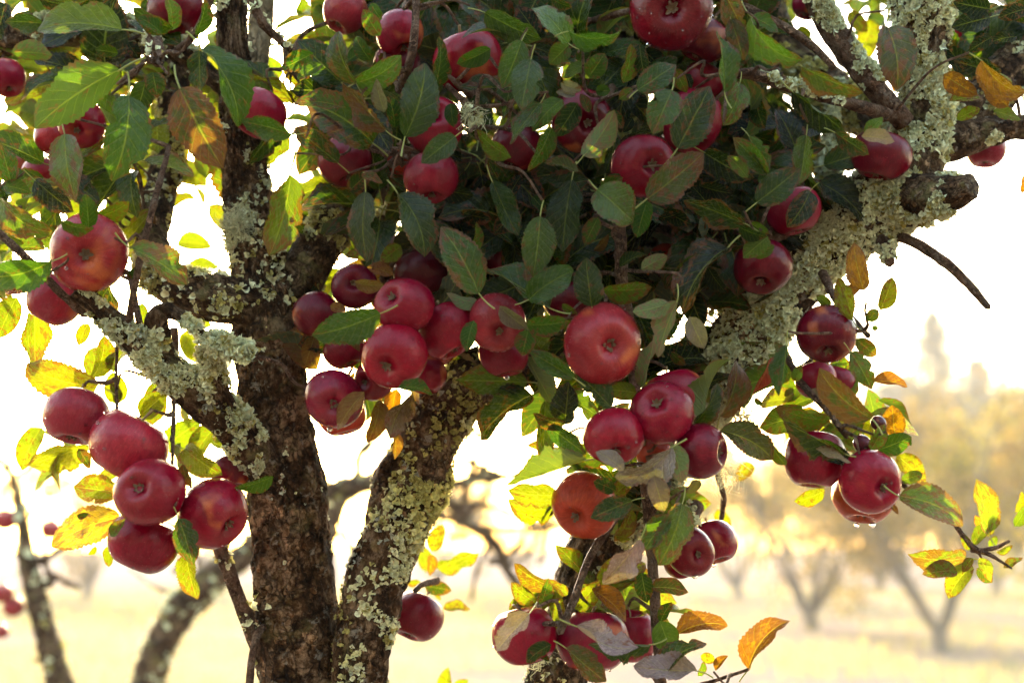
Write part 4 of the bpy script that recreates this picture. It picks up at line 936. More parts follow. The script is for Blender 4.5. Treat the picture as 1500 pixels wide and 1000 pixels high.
# view window, base x, base y, tip x, tip y, visible width over length, kind + flags (u underside, f nearer, b farther, B far, a arched, t flat)
LV = '''
1 660 160 200 170 .28 l a
1 650 378 190 700 .44 l u t f
1 700 520 605 985 .47 G f t
1 975 480 1210 915 .5 r f t
1 1095 268 1290 690 .38 G f r
1 640 290 515 270 .62 g
1 830 392 855 532 .8 g f
1 790 440 735 640 .6 g
1 350 728 410 1093 .52 l t
1 285 135 30 120 .42 g
1 60 285 285 300 .5 l u b
1 475 345 235 290 .45 y
1 940 155 720 40 .38 g f
1 880 185 750 95 .42 G f
1 935 165 905 -20 .42 l f
1 1060 190 1115 -10 .22 G
1 310 385 130 350 .45 y B
1 520 250 335 205 .45 Y B
1 250 460 30 560 .6 y
1 130 420 0 520 .45 y
1 255 780 10 760 .6 y B
1 60 990 0 770 .6 G
1 850 640 860 835 .8 y
1 1370 1140 1190 760 .6 y
1 1080 275 1085 510 .5 g b
1 30 20 -30 230 .6 k
1 210 -10 430 30 .35 k
1 420 60 560 -40 .4 k
1 690 230 760 330 .6 k b
1 20 400 -40 300 .5 y B
2 475 175 248 255 .55 Y B
2 560 450 467 170 .42 r f
2 560 450 806 300 .4 l f a
2 690 195 600 50 .55 l f
2 330 290 155 375 .55 G
2 372 350 240 435 .36 G f
2 505 585 225 560 .24 l f
2 722 710 490 448 .42 r f
2 650 775 285 560 .5 g
2 465 885 228 690 .5 g
2 828 742 932 342 .4 g f t
2 772 692 732 512 .42 g
2 715 610 672 425 .42 s
2 500 330 372 610 .5 y
2 1100 740 915 885 .62 G f
2 1075 560 1092 692 .52 g f
2 1290 265 1108 345 .52 G
2 1400 190 1130 210 .36 g
2 1460 222 1350 480 .52 G f t
2 1260 70 1565 215 .45 g
2 1270 105 1088 100 .25 y
2 1400 470 1112 470 .4 g
2 1402 855 1215 702 .28 l f
2 990 475 1012 195 .26 g
2 710 55 885 5 .35 Y B
2 235 75 275 -20 .4 y
2 515 330 640 255 .42 g
2 430 730 370 850 .5 y B
2 215 728 -62 660 .4 G f
2 255 545 -20 405 .34 Y b
2 150 430 80 300 .5 y B
2 300 480 210 560 .5 y B
2 1305 5 1180 -40 .5 y B
2 640 330 560 200 .5 g
2 640 20 700 110 .5 G
2 1050 -20 1030 70 .6 Y B
2 180 700 60 900 .5 y
3 140 322 88 596 .62 G f t
3 190 560 25 785 .45 G f
3 343 235 150 45 .44 l f
3 345 172 640 155 .3 G f
3 400 340 445 205 .55 g
3 345 245 240 350 .8 l f
3 435 345 318 425 .5 l
3 452 420 540 290 .75 G
3 640 452 682 238 .32 l
3 718 490 926 350 .6 G f t
3 905 490 800 728 .7 G f t
3 620 540 690 480 .7 l f
3 490 490 570 492 .85 G
3 425 845 592 598 .45 l u f a
3 312 540 148 714 .36 l f
3 392 560 270 742 .5 g
3 455 610 408 508 .42 r
3 254 688 120 930 .3 G f
3 300 450 415 490 .5 s
3 380 520 275 500 .5 s
3 935 805 1112 468 .56 g f t
3 770 1078 1076 828 .54 r f t
3 1190 502 1150 165 .44 G f
3 1272 455 1180 682 .45 l
3 1345 445 1242 680 .4 y b
3 1190 -30 1290 165 .7 r f
3 1225 105 1295 330 .55 r f
3 1330 90 1485 180 .4 l
3 1345 150 1455 282 .4 l
3 1085 830 1350 965 .5 k
3 1425 945 1235 745 .55 G
3 1315 965 1205 845 .4 l f
3 1370 985 1490 930 .5 g
3 1450 640 1265 665 .45 Y B
3 1480 760 1435 640 .5 Y B
3 465 60 320 110 .6 Y B
3 250 -5 365 40 .5 g
3 398 932 212 882 .3 r f
3 920 375 985 505 .55 l
3 640 960 515 1010 .5 G
3 860 690 620 770 .45 k
3 690 640 640 720 .6 k
3 130 690 230 500 .5 k
3 180 200 60 30 .5 k
3 980 400 1010 480 .5 k
3 560 600 640 700 .5 g
3 750 270 880 400 .6 k b
3 730 240 760 420 .4 g
4 0 95 280 325 .26 l a f
4 275 362 608 505 .36 r f
4 225 500 515 725 .42 k f
4 740 150 790 492 .46 r b
4 770 500 885 350 .5 o B
4 530 70 632 175 .55 Y B
4 255 150 330 195 .6 Y B
4 1250 330 1490 500 .42 o a
4 1045 405 1230 515 .5 o
4 1395 580 1262 465 .55 o
4 1075 550 1265 545 .3 Y
4 1115 650 1245 590 .4 Y
4 1315 600 1465 650 .4 Y
4 100 750 285 580 .45 Y B
4 310 690 315 955 .35 Y B
4 -10 740 92 960 .5 G
4 30 1100 265 915 .58 g f t
4 455 720 640 840 .6 g
4 620 740 715 635 .55 l
4 600 740 780 770 .35 s
4 300 735 265 1000 .5 l
4 1295 95 1085 150 .62 k
4 1295 50 1095 10 .55 k
4 1490 50 1340 100 .5 k
4 1310 200 1180 280 .5 k
4 1440 200 1300 230 .4 k
4 1350 400 1100 330 .5 k b
4 1180 420 1060 250 .5 k b
4 20 330 -10 170 .5 l
4 60 470 -20 620 .5 Y B
4 180 640 120 560 .5 Y B
4 900 30 850 -20 .4 y B
4 1420 30 1490 130 .5 k
8 1490 60 1468 160 .5 o
5 330 312 512 348 .24 l f
5 480 345 462 162 .55 G f
5 5 195 288 372 .36 l f a
5 190 90 400 262 .5 k
5 520 285 702 205 .36 l
5 655 470 835 240 .6 y
5 700 60 540 180 .45 y
5 705 455 1018 655 .24 l f
5 275 530 -80 600 .42 G f
5 190 778 195 1128 .46 Y b
5 480 865 425 985 .5 Y
5 100 250 150 330 .6 y
5 960 425 1155 455 .5 y B
5 1000 590 1192 555 .5 y B
5 560 560 640 800 .5 k
5 760 560 700 640 .5 g b
5 130 430 20 380 .3 l
5 0 330 70 400 .3 y
5 20 120 170 160 .5 G
5 940 820 1150 880 .5 Y B
5 1010 900 1080 1080 .5 Y B
5 720 880 760 980 .6 Y B
5 760 760 800 880 .5 y
5 250 640 210 580 .4 l f
6 205 60 88 500 .26 y f
6 420 125 205 200 .5 y
6 612 150 625 535 .4 g f t
6 790 165 932 505 .42 g f
6 805 445 695 530 .7 Y
6 620 520 505 495 .4 Y
6 1228 702 1020 342 .5 G f t
6 1242 762 1050 700 .36 l u
6 692 812 322 928 .43 G f t
6 480 575 232 700 .5 y
6 555 640 712 655 .36 b f
6 1300 95 1445 390 .46 g
6 1200 480 1215 310 .3 l
6 1160 545 1265 450 .5 g
6 520 150 640 40 .6 g
6 590 55 705 105 .32 r f
6 1000 980 1180 1010 .3 k b
6 690 300 700 500 .5 y b
6 1000 130 1200 170 .5 k
6 1130 260 1300 300 .4 k
6 880 230 960 330 .4 y
6 1100 330 1000 200 .5 k b
6 760 600 620 560 .5 b
6 1200 850 1160 1018 .34 G f
6 420 770 510 790 .6 b
7 240 780 -115 560 .45 G
7 -30 770 120 892 .38 s
7 115 872 345 852 .46 G f
7 125 900 90 1040 .8 G f
7 190 285 150 612 .5 G f t
7 360 88 312 482 .42 g t
7 505 290 430 442 .52 G
7 500 140 695 315 .78 l f
7 515 120 640 75 .55 G
7 772 200 715 402 .5 G
7 128 735 372 582 .5 G f
7 470 772 438 508 .64 g f t
7 530 682 796 668 .25 l f
7 738 572 882 498 .6 l u
7 930 562 1086 480 .36 l
7 1205 455 960 815 .46 k f
7 896 758 690 802 .5 l u f
7 932 742 830 1050 .34 l u f
7 1000 830 1080 1002 .6 s
7 1300 325 968 200 .4 g
7 1425 395 1290 510 .68 l
7 1265 340 1420 395 .45 g
7 1375 210 1490 60 .5 g
7 60 250 -60 380 .6 k
7 260 380 340 560 .5 k b
7 560 520 440 400 .5 k B
7 830 300 960 260 .5 k
7 1100 560 1200 700 .5 k
7 860 250 1010 330 .5 k
7 1120 250 1010 120 .5 k
7 1060 120 1240 160 .5 k
7 1110 830 1130 780 .6 Y
7 150 180 220 260 .6 g
7 20 180 90 60 .5 k
7 310 760 390 810 .5 l
7 620 560 760 490 .3 g
7 960 420 1060 430 .3 Y B
7 480 470 560 380 .4 b b
8 320 150 195 345 .52 k f
8 0 320 100 380 .5 l
8 10 500 130 445 .6 l
8 20 350 -40 430 .5 k
8 612 685 560 428 .5 o f t
8 552 848 472 618 .45 Y f
8 700 792 766 612 .42 Y f
8 455 690 600 665 .34 o
8 630 850 690 790 .8 l
8 655 890 692 890 .8 l
8 430 775 355 710 .6 l
8 380 140 310 -20 .4 Y B
12 190 92 150 370 .46 G f
12 115 160 5 360 .34 R
12 652 490 370 218 .4 r f a
12 540 130 655 335 .5 l f
12 570 60 680 150 .6 r
12 430 500 172 440 .36 l
12 255 520 138 430 .5 Y
12 200 600 140 460 .4 Y b
12 510 685 175 508 .44 g f
12 540 730 325 650 .55 k f
12 350 655 545 732 .2 s
12 582 545 430 490 .55 Y
12 780 580 765 418 .75 o
12 650 662 725 520 .52 l f
12 690 662 872 590 .6 G
12 790 690 950 845 .5 Y
12 815 830 930 790 .62 l
12 805 912 1150 1075 .42 l f a
12 400 880 232 940 .4 Y
12 190 745 105 625 .42 l
12 660 292 850 320 .26 o
12 330 330 450 440 .5 s b
12 480 430 560 370 .5 Y
12 240 290 270 200 .6 l
12 20 380 60 420 .5 l
12 230 330 180 370 .6 Y
12 500 600 560 640 .5 Y
12 580 430 600 560 .3 l
12 660 480 650 620 .3 Y b
12 570 470 590 400 .5 o b
12 870 640 870 600 .3 G
12 760 960 800 1010 .5 o
12 1290 1110 1220 818 .4 V
12 1430 1000 1470 885 .24 Y
16 1430 150 1500 30 .5 l
11 1170 558 1450 716 .44 r
11 1085 512 1225 172 .3 l u
11 1165 480 1250 165 .45 r b
11 1030 515 1152 298 .5 g
11 118 160 255 412 .4 l u b
11 372 272 130 128 .55 G f
11 325 522 345 290 .75 k f
11 575 432 380 228 .46 g f
11 230 530 440 685 .6 G
11 262 600 118 638 .4 Y b
11 322 522 150 462 .4 r
11 712 350 555 330 .6 l
11 742 325 805 60 .42 l u
11 442 715 5 850 .34 l u f
11 322 905 15 880 .3 Y
11 600 882 478 830 .7 g f
11 600 900 690 820 .7 Y
11 645 772 490 672 .42 s f
11 905 648 595 805 .42 s f
11 900 628 958 842 .34 l u f
11 805 800 860 1005 .55 s f
11 1340 735 1250 830 .6 Y B
11 1060 830 990 900 .5 s b
11 270 310 180 260 .5 l b
11 560 410 500 440 .6 l
11 900 130 980 200 .4 r b
11 740 0 800 120 .4 l b
11 660 720 740 700 .5 y
15 280 40 15 5 .4 Y b
15 690 10 462 105 .46 g f
15 885 88 748 282 .6 G f
15 960 30 828 362 .5 l f
15 732 222 528 462 .34 s f
15 262 482 48 350 .36 Y
15 162 562 32 452 .5 Y
15 190 580 235 430 .5 G
15 340 520 250 460 .5 Y
15 370 592 512 442 .5 Y
15 470 490 655 668 .36 o
15 740 400 770 565 .6 g
15 790 480 995 508 .42 r
15 130 622 -50 830 .46 s f
15 385 690 725 805 .36 s f
15 790 792 448 790 .3 g f
15 330 808 550 990 .38 r f
15 250 790 115 890 .4 g f
15 240 880 165 850 .4 g
15 840 662 905 835 .75 l f
15 840 668 905 560 .5 g
15 858 925 1095 785 .5 g f
15 930 735 1207 690 .36 o
15 1060 850 1140 880 .7 Y
15 1140 930 1210 850 .4 o
15 1040 932 695 905 .4 s
15 745 910 810 850 .6 Y
15 1320 922 1547 660 .42 o f a
15 1150 60 1210 180 .6 Y B
15 600 200 680 220 .4 Y
15 690 60 590 230 .4 Y
15 300 850 330 920 .5 Y b
15 420 460 520 540 .4 Y
15 1045 960 1080 880 .4 l
15 560 470 480 540 .4 Y
16 1165 320 848 300 .44 V t
16 1118 390 928 410 .5 V t
16 1200 362 1070 542 .46 V
16 1225 375 1310 455 .55 r
16 1370 375 1475 318 .36 V
16 1260 210 1215 90 .45 o
16 1300 270 1330 200 .6 V
16 1180 280 1140 190 .5 V
16 1285 205 1262 70 .42 V
16 1240 320 1300 450 .45 V
16 1330 290 1420 250 .4 V
16 1200 320 1150 400 .5 V
16 1210 250 1300 130 .35 V
14 970 285 1035 138 .5 Y B
14 1000 375 1235 290 .42 Y B
14 910 450 830 460 .5 Y B
14 935 475 1080 498 .55 g B
14 1030 600 1182 600 .36 Y B
14 950 395 920 250 .55 y B
14 970 300 960 420 .5 o B
14 990 520 1020 550 .5 Y B
14 1060 1060 1062 912 .5 Y B
14 1080 1060 1170 980 .5 Y B
10 690 390 620 622 .42 b
10 865 350 745 605 .46 b f
10 772 560 770 715 .36 b
10 335 50 285 205 .55 b b
10 605 348 458 556 .36 b f
10 790 322 978 362 .36 G f
10 560 0 580 130 .3 b
10 780 330 745 560 .4 o b
9 530 312 148 190 .42 Y b
9 500 272 562 38 .38 Y b
9 640 415 610 238 .7 y
9 760 475 912 345 .6 Y
9 480 640 152 745 .45 Y b
9 425 655 490 765 .45 r
9 648 895 398 860 .72 Y
9 890 650 1090 500 .6 y
9 1000 660 1205 800 .6 Y
9 1482 805 1265 870 .34 G
9 600 300 640 420 .4 y
9 990 740 1040 860 .4 r
9 1060 150 990 30 .5 Y B
9 780 80 730 20 .5 Y B
13 655 98 278 262 .45 Q t
13 970 108 1045 362 .52 G f
13 1010 312 1070 546 .55 Y
13 600 250 590 370 .5 Y
13 520 260 480 305 .5 Y
13 600 205 680 110 .5 l f
13 420 100 480 80 .5 l
'''
KIND['V'] = ((0.105, 0.135, 0.018, 0.45), 1.40, 'mid')
KIND['R'] = ((0.20, 0.020, 0.018, 0.3), 1.44, 'mid')
KIND['Q'] = ((0.26, 0.17, 0.014, 0.52), 1.44, 'flat')


def place_leaf(b, tpt, w, roll_u, roll_j, tint, mesh, to_list=None):
    ax = (tpt - b); L = ax.length; Yv = ax / L
    mid = (b + tpt) / 2; vz = (cam.location - mid).normalized()
    Zv = (vz - Yv * Yv.dot(vz)).normalized(); Xv = Yv.cross(Zv)
    M3 = Matrix((Xv, Yv, Zv)).transposed()
    w0 = 0.56
    if w < w0: roll = math.acos(max(0.42, w / w0)) * (1 if rng.random() < 0.5 else -1); sx = min(1.15, w / w0 / math.cos(roll))
    else: roll = 0; sx = w / w0
    roll = roll * 0.8 + roll_j
    if roll_u: roll += math.pi
    M3 = M3 @ Matrix.Rotation(roll, 3, 'Y')
    return Matrix.Translation(b) @ M3.to_4x4() @ Matrix.Diagonal((L * sx, L, L * (0.5 + 0.5 * sx), 1))


leaf_recs = []
for ln in LV.strip().splitlines():
    q = ln.split(); z = ZR[int(q[0])]; x0, y0, x1, y1, w = [float(v) for v in q[1:6]]
    kd = q[6]; fl = q[7:]
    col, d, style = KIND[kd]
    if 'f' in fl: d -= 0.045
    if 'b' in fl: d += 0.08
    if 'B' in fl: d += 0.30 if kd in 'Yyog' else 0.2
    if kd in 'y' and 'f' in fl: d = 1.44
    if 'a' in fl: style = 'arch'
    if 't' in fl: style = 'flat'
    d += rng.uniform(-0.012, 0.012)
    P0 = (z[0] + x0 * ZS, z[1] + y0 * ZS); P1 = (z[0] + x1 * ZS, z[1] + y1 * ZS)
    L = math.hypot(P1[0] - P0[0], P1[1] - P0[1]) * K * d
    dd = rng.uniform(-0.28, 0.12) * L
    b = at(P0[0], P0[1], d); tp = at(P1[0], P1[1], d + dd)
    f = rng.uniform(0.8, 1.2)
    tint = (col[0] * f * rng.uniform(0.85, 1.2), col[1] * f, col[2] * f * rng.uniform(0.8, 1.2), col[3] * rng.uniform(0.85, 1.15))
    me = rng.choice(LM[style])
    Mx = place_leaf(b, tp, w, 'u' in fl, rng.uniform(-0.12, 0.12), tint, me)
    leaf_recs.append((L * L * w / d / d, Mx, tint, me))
# the mass of further leaves, too many to pick apart: one part of the tree
fol_V, fol_F, fol_U, fol_C, fol_n = [], [], [], [], 0
LOD = []
for i in range(14):
    g = np.random.default_rng(300 + i)
    LOD.append(leaf_grid(9, (-1, -0.5, 0, 0.5, 1), g, g.uniform(0.2, 0.7), g.uniform(0.2, 1.1), g.uniform(0.02, 0.05), g.uniform(-.5, .5), 0.0))


def add_fol(Mx, tint, i):
    global fol_n
    V, F, uv = LOD[i % 14]
    A = np.array(Mx)
    fol_V.append(V @ A[:3, :3].T + A[:3, 3]); fol_F.append(F + fol_n); fol_U.append(uv); fol_C.append(np.repeat(np.array([tint]), len(V), 0)); fol_n += len(V)


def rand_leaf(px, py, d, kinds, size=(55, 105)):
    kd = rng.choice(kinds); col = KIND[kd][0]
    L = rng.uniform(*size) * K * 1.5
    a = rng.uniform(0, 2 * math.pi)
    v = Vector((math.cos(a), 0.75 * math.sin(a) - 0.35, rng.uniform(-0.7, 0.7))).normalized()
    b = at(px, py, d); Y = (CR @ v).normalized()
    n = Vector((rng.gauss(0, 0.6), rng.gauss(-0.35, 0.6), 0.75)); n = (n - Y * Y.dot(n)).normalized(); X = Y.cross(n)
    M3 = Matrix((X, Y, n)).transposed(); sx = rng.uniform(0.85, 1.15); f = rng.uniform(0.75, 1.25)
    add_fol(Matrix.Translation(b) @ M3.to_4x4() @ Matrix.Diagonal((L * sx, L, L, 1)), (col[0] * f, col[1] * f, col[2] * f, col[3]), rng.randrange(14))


# x0, x1, y0, y1, depth range, number, kinds
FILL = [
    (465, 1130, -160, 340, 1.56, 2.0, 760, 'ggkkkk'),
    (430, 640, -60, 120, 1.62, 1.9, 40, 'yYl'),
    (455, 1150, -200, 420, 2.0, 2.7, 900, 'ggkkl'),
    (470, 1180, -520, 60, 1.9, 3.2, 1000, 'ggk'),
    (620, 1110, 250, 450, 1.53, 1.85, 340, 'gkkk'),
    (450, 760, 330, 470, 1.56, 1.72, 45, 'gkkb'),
    (0, 340, -120, 130, 1.60, 1.95, 140, 'ggklyY'),
    (-80, 330, 90, 330, 1.66, 2.0, 110, 'yyYl'),
    (1000, 1190, 140, 400, 1.54, 1.80, 170, 'gkkk'),
    (1380, 1620, -150, 110, 1.66, 1.85, 95, 'gkkk'),
    (1130, 1330, -120, 60, 1.80, 2.1, 40, 'yYlg'),
    (820, 1010, 480, 600, 1.50, 1.58, 40, 'glk'),
    (850, 960, 660, 760, 1.50, 1.56, 26, 'glk'),
    (760, 960, 850, 910, 1.48, 1.54, 18, 'Yyl'),
    (1160, 1290, 530, 640, 1.47, 1.56, 16, 'Yll'),
    (440, 640, 470, 560, 1.50, 1.56, 30, 'kkb'),
    (60, 330, 540, 690, 1.55, 1.68, 22, 'Yyy'),
    (-80, 60, 300, 480, 1.50, 1.70, 20, 'ylg'),
    (230, 360, 60, 230, 1.72, 1.95, 18, 'yyYl'),
    (700, 1000, -120, 60, 1.50, 1.60, 60, 'ggl'),
    (1000, 1110, 0, 160, 1.52, 1.60, 22, 'glr'),
]
def rosette(px, py, d, n, kinds, size=(70, 120)):
    # a whorl of leaves round a fruiting spur
    a0 = rng.uniform(0, 6.28)
    for k in range(n):
        kd = rng.choice(kinds); col = KIND[kd][0]; L = rng.uniform(*size) * K * 1.45
        a = a0 + 2 * math.pi * k / n + rng.uniform(-0.35, 0.35); z = rng.uniform(-0.15, 0.65)
        v = Vector((math.cos(a), math.sin(a) * 0.9 - 0.25, z)).normalized(); Y = (CR @ v).normalized()
        b = at(px, py, d) + Y * 0.02
        n_ = CR @ Vector((0, 0.25, 1)) + Vector((rng.gauss(0, .35), rng.gauss(0, .35), rng.gauss(0.2, .35)))
        n_ = (n_ - Y * Y.dot(n_)).normalized(); X = Y.cross(n_); f = rng.uniform(0.75, 1.25)
        leaf_recs.append((L * L * 0.42 / d / d, Matrix.Translation(b) @ Matrix((X, Y, n_)).transposed().to_4x4() @ Matrix.Diagonal((L * rng.uniform(0.85, 1.15), L, L, 1)), (col[0] * f, col[1] * f, col[2] * f, col[3] * rng.uniform(0.85, 1.12)), rng.choice(LM['mid'])))


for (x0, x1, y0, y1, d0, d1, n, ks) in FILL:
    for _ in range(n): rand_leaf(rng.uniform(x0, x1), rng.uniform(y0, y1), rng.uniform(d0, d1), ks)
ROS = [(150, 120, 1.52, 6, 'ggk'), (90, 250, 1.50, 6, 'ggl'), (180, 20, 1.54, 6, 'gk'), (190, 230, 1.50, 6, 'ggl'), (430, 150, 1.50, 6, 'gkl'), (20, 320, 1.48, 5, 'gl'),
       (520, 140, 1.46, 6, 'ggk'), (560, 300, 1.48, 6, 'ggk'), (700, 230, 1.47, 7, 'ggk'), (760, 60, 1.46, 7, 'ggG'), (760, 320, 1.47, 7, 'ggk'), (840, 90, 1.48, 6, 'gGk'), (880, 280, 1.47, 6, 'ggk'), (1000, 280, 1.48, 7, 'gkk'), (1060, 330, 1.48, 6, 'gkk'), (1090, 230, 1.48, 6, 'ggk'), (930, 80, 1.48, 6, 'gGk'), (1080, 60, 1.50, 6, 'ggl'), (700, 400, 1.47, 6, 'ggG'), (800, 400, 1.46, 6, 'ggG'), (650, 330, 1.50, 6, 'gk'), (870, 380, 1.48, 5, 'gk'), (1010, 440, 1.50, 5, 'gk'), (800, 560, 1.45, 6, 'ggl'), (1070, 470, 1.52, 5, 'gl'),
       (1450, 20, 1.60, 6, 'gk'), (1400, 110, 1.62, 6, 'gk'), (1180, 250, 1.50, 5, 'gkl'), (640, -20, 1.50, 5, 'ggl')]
for (x, y, d, n, ks) in ROS:
    rosette(x, y, d + (0.065 if 440 < x < 1130 else 0.04), n, ks)
leaf_recs.sort(key=lambda r: -r[0])
print('hand-placed leaves', len(leaf_recs))
NLEAF = 300
for (sz, Mx, tint, me) in leaf_recs[:NLEAF]:
    o = part('leaf', me); o.matrix_world = Mx if False else Mx
    o.matrix_parent_inverse = TI; o.matrix_basis = Mx
    o.color = tint

for (sz, Mx, tint, me) in leaf_recs[NLEAF:]:
    add_fol(Mx, tint, rng.randrange(14))


# thin shoots and fruit spurs that carry leaves and apples standing clear of the wood
WD = np.vstack(WOOD)


def shoot(p, r0=0.0011, r1=0.0019, lo=0.02, hi=0.13):
    p = np.array(p); dd = np.linalg.norm(WD - p, axis=1) + 0.9 * np.maximum(0, p[1] - WD[:, 1]) * 0; j = int(dd.argmin())
    if not (lo < dd[j] < hi): return
    q = WD[j]; a = p + (q - p) * 0.35 + nrg.normal(0, 0.12, 3) * dd[j]; b = p + (q - p) * 0.7 + nrg.normal(0, 0.08, 3) * dd[j]
    t = tube([(Vector(p), r0), (Vector(a), r0 * 1.15), (Vector(b), r1), (Vector(q), r1 * 1.2)], ds=0.006, nr=6, lump=0.2, bark=0, seed=int(abs(p[0]) * 9999) % 97, world=True, knots=0.5)
    part('shoot', tube_mesh('shoot', t, M_TWIG))


for (sz, Mx, tint, me) in leaf_recs[:240]:
    shoot(Mx @ Vector((0, -0.27, 0)))
for o, c, rad in ap_objs:
    shoot(o.matrix_world @ Vector((0, 0, 1.05)), 0.0014, 0.0024)
fo = part('foliage', mesh_np('foliage', np.vstack(fol_V), np.vstack(fol_F), M_FOL, True, np.vstack(fol_U), {'tint': ('FLOAT_COLOR', np.vstack(fol_C))}))
tag(fo, kind='stuff')
# ------------------------------------------------------------------ the setting
def ground():
    n = 90; xs = np.sinh(np.linspace(-4, 4, n)) / math.sinh(4) * 400; ys = -20 + (np.exp(np.linspace(0, 5, n)) - 1) / (math.exp(5) - 1) * 600
    X, Y = np.meshgrid(xs, ys); Z = 0.10 * fbm(np.stack([X.ravel() * 0.12, Y.ravel() * 0.12, 0 * X.ravel()], 1), 3).reshape(X.shape) * np.clip((np.hypot(X, Y) - 3) / 6, 0, 1) - 0.02
    idx = np.arange(n * n).reshape(n, n)
    F = np.stack([idx[:-1, :-1], idx[:-1, 1:], idx[1:, 1:], idx[1:, :-1]], -1).reshape(-1, 4)
    return mesh_np('ground', np.stack([X, Y, Z], -1).reshape(-1, 3), F, M_GROUND)


tag(link('ground', ground()), kind='structure')


def grass():
    g = np.random.default_rng(5); n = 60000
    y = 9 + 45 * g.uniform(0, 1, n) ** 1.5; x = g.uniform(-0.5, 0.5, n) * y * 1.1
    cl = fbm(np.stack([x * 0.5, y * 0.5, 0 * x], 1), 3, 3); k = cl > -0.25; x, y = x[k], y[k]; n = len(x)
    h = g.uniform(0.06, 0.20, n) * (1 + 0.5 * cl[k]); a = g.uniform(0, 6.28, n); w = g.uniform(0.006, 0.014, n) * (1 + y * 0.02)
    lx, ly = g.normal(0, 0.08, n), g.normal(0, 0.08, n)
    P = np.stack([x, y, np.full(n, -0.08)], 1); ox = np.stack([np.cos(a) * w, np.sin(a) * w, 0 * w], 1)
    V = np.stack([P - ox, P + ox, P + np.stack([lx, ly, h + 0.08], 1)], 1).reshape(-1, 3)
    c = np.array([0.19, 0.148, 0.11])[None] * g.uniform(0.7, 1.4, (n, 1)) + g.uniform(0, 1, (n, 1)) * np.array([[-0.06, 0.02, -0.02]])
    C = np.repeat(np.concatenate([c, np.ones((n, 1))], 1), 3, 0)
    return mesh_np('grass', V, np.arange(3 * n).reshape(n, 3), M_GRASS, False, None, {'tint': ('FLOAT_COLOR', C)})


tag(link('grass', grass()), 'dry pale meadow grass beneath the orchard trees', 'grass', None, 'stuff')


def far_tube(pts, seed, ds=0.05, nr=8, mat=None):
    t = tube(pts, ds=ds, nr=nr, lump=0.18, bark=0, seed=seed, world=True)
    return t


def merge_tubes(name, ts, mat):
    V = []; F = []; C = []; n = 0
    for t in ts:
        q = t['F']; F.append(np.vstack([q[:, [0, 1, 2]], q[:, [0, 2, 3]], t['tri']]) + n); V.append(t['V']); C.append(t['cyl']); n += len(t['V'])
    return mesh_np(name, np.vstack(V), np.vstack(F), mat, True, None, {'cyl': ('FLOAT_VECTOR', np.vstack(C))})


def crown(P, size, cols, seed, mat, jit=0.3):
    """leaf-sized faces at points P"""
    g = np.random.default_rng(seed); n = len(P)
    A = g.normal(0, 1, (n, 3)); A /= np.linalg.norm(A, axis=1)[:, None]; B = np.cross(A, g.normal(0, 1, (n, 3))); B /= np.linalg.norm(B, axis=1)[:, None]
    s = size * g.uniform(0.6, 1.4, (n, 1))
    V = np.stack([P - A * s, P + B * s * 0.45, P + A * s, P - B * s * 0.45], 1).reshape(-1, 3)
    c = np.array(cols)[g.integers(0, len(cols), n)] * g.uniform(0.7, 1.3, (n, 1))
    C = np.repeat(np.concatenate([c, np.ones((n, 1))], 1), 4, 0)
    return mesh_np('crown', V, np.arange(4 * n).reshape(n, 4), mat, False, None, {'tint': ('FLOAT_COLOR', C)})


def orchard_proto(seed, h=4.2, spread=2.3, nleaf=7000, cols=((0.12, 0.09, 0.042), (0.085, 0.074, 0.034), (0.135, 0.096, 0.042), (0.06, 0.058, 0.028))):
    g = np.random.default_rng(seed); ts = []; tips = []
    ts.append(far_tube([(Vector((0, 0, -0.1)), 0.17), (Vector((0.03, 0, 0.2)), 0.15), (Vector((0, 0.02, 0.42)), 0.13)], seed))
    nb = 6
    for k in range(nb):
        a = 2 * math.pi * k / nb + g.uniform(-0.4, 0.4); r = spread * g.uniform(0.55, 0.95); hh = h * g.uniform(0.7, 1.0)
        p = [Vector((0, 0, 0.28)), Vector((math.cos(a) * r * 0.28, math.sin(a) * r * 0.28, g.uniform(0.9, 1.3))), Vector((math.cos(a) * r * 0.65, math.sin(a) * r * 0.65, hh * 0.66)), Vector((math.cos(a) * r, math.sin(a) * r, hh))]
        ts.append(far_tube(list(zip(p, (0.075, 0.055, 0.032, 0.010))), seed + k))
        for m in range(5):
            u = g.uniform(0.3, 1.0); q = p[1].lerp(p[3], u); a2 = a + g.uniform(-1.4, 1.4); e = q + Vector((math.cos(a2), math.sin(a2), g.uniform(-0.1, 0.8))) * g.uniform(0.5, 1.1)
            ts.append(far_tube([(q, 0.03), (q.lerp(e, 0.5) + Vector((0, 0, 0.08)), 0.02), (e, 0.006)], seed + 20 + m, ds=0.1, nr=6))
            tips += [q.lerp(e, 0.4), q.lerp(e, 0.8), e, p[1].lerp(p[2], g.uniform(0, 1)) + Vector((g.normal(0, .3), g.normal(0, .3), g.normal(0.1, .3)))]
    T = np.array(tips); P = []
    per = nleaf // len(T)
    for t_ in T:
        m = int(per * g.uniform(0.3, 1.8)); P.append(t_ + g.normal(0, 0.23, (m, 3)) * np.array([1, 1, 0.85]))
    return merge_tubes('trunk', ts, M_FARBARK), crown(np.vstack(P), 0.055, cols, seed, M_CROWN)


OP = [orchard_proto(11), orchard_proto(23, 3.8, 2.5, 8000), orchard_proto(37, 4.6, 2.2, 9000, ((0.16, 0.15, 0.035), (0.22, 0.18, 0.03), (0.10, 0.11, 0.03))), orchard_proto(41, 4.0, 2.5, 14000, ((0.05, 0.075, 0.02), (0.07, 0.09, 0.025), (0.10, 0.10, 0.03)))]


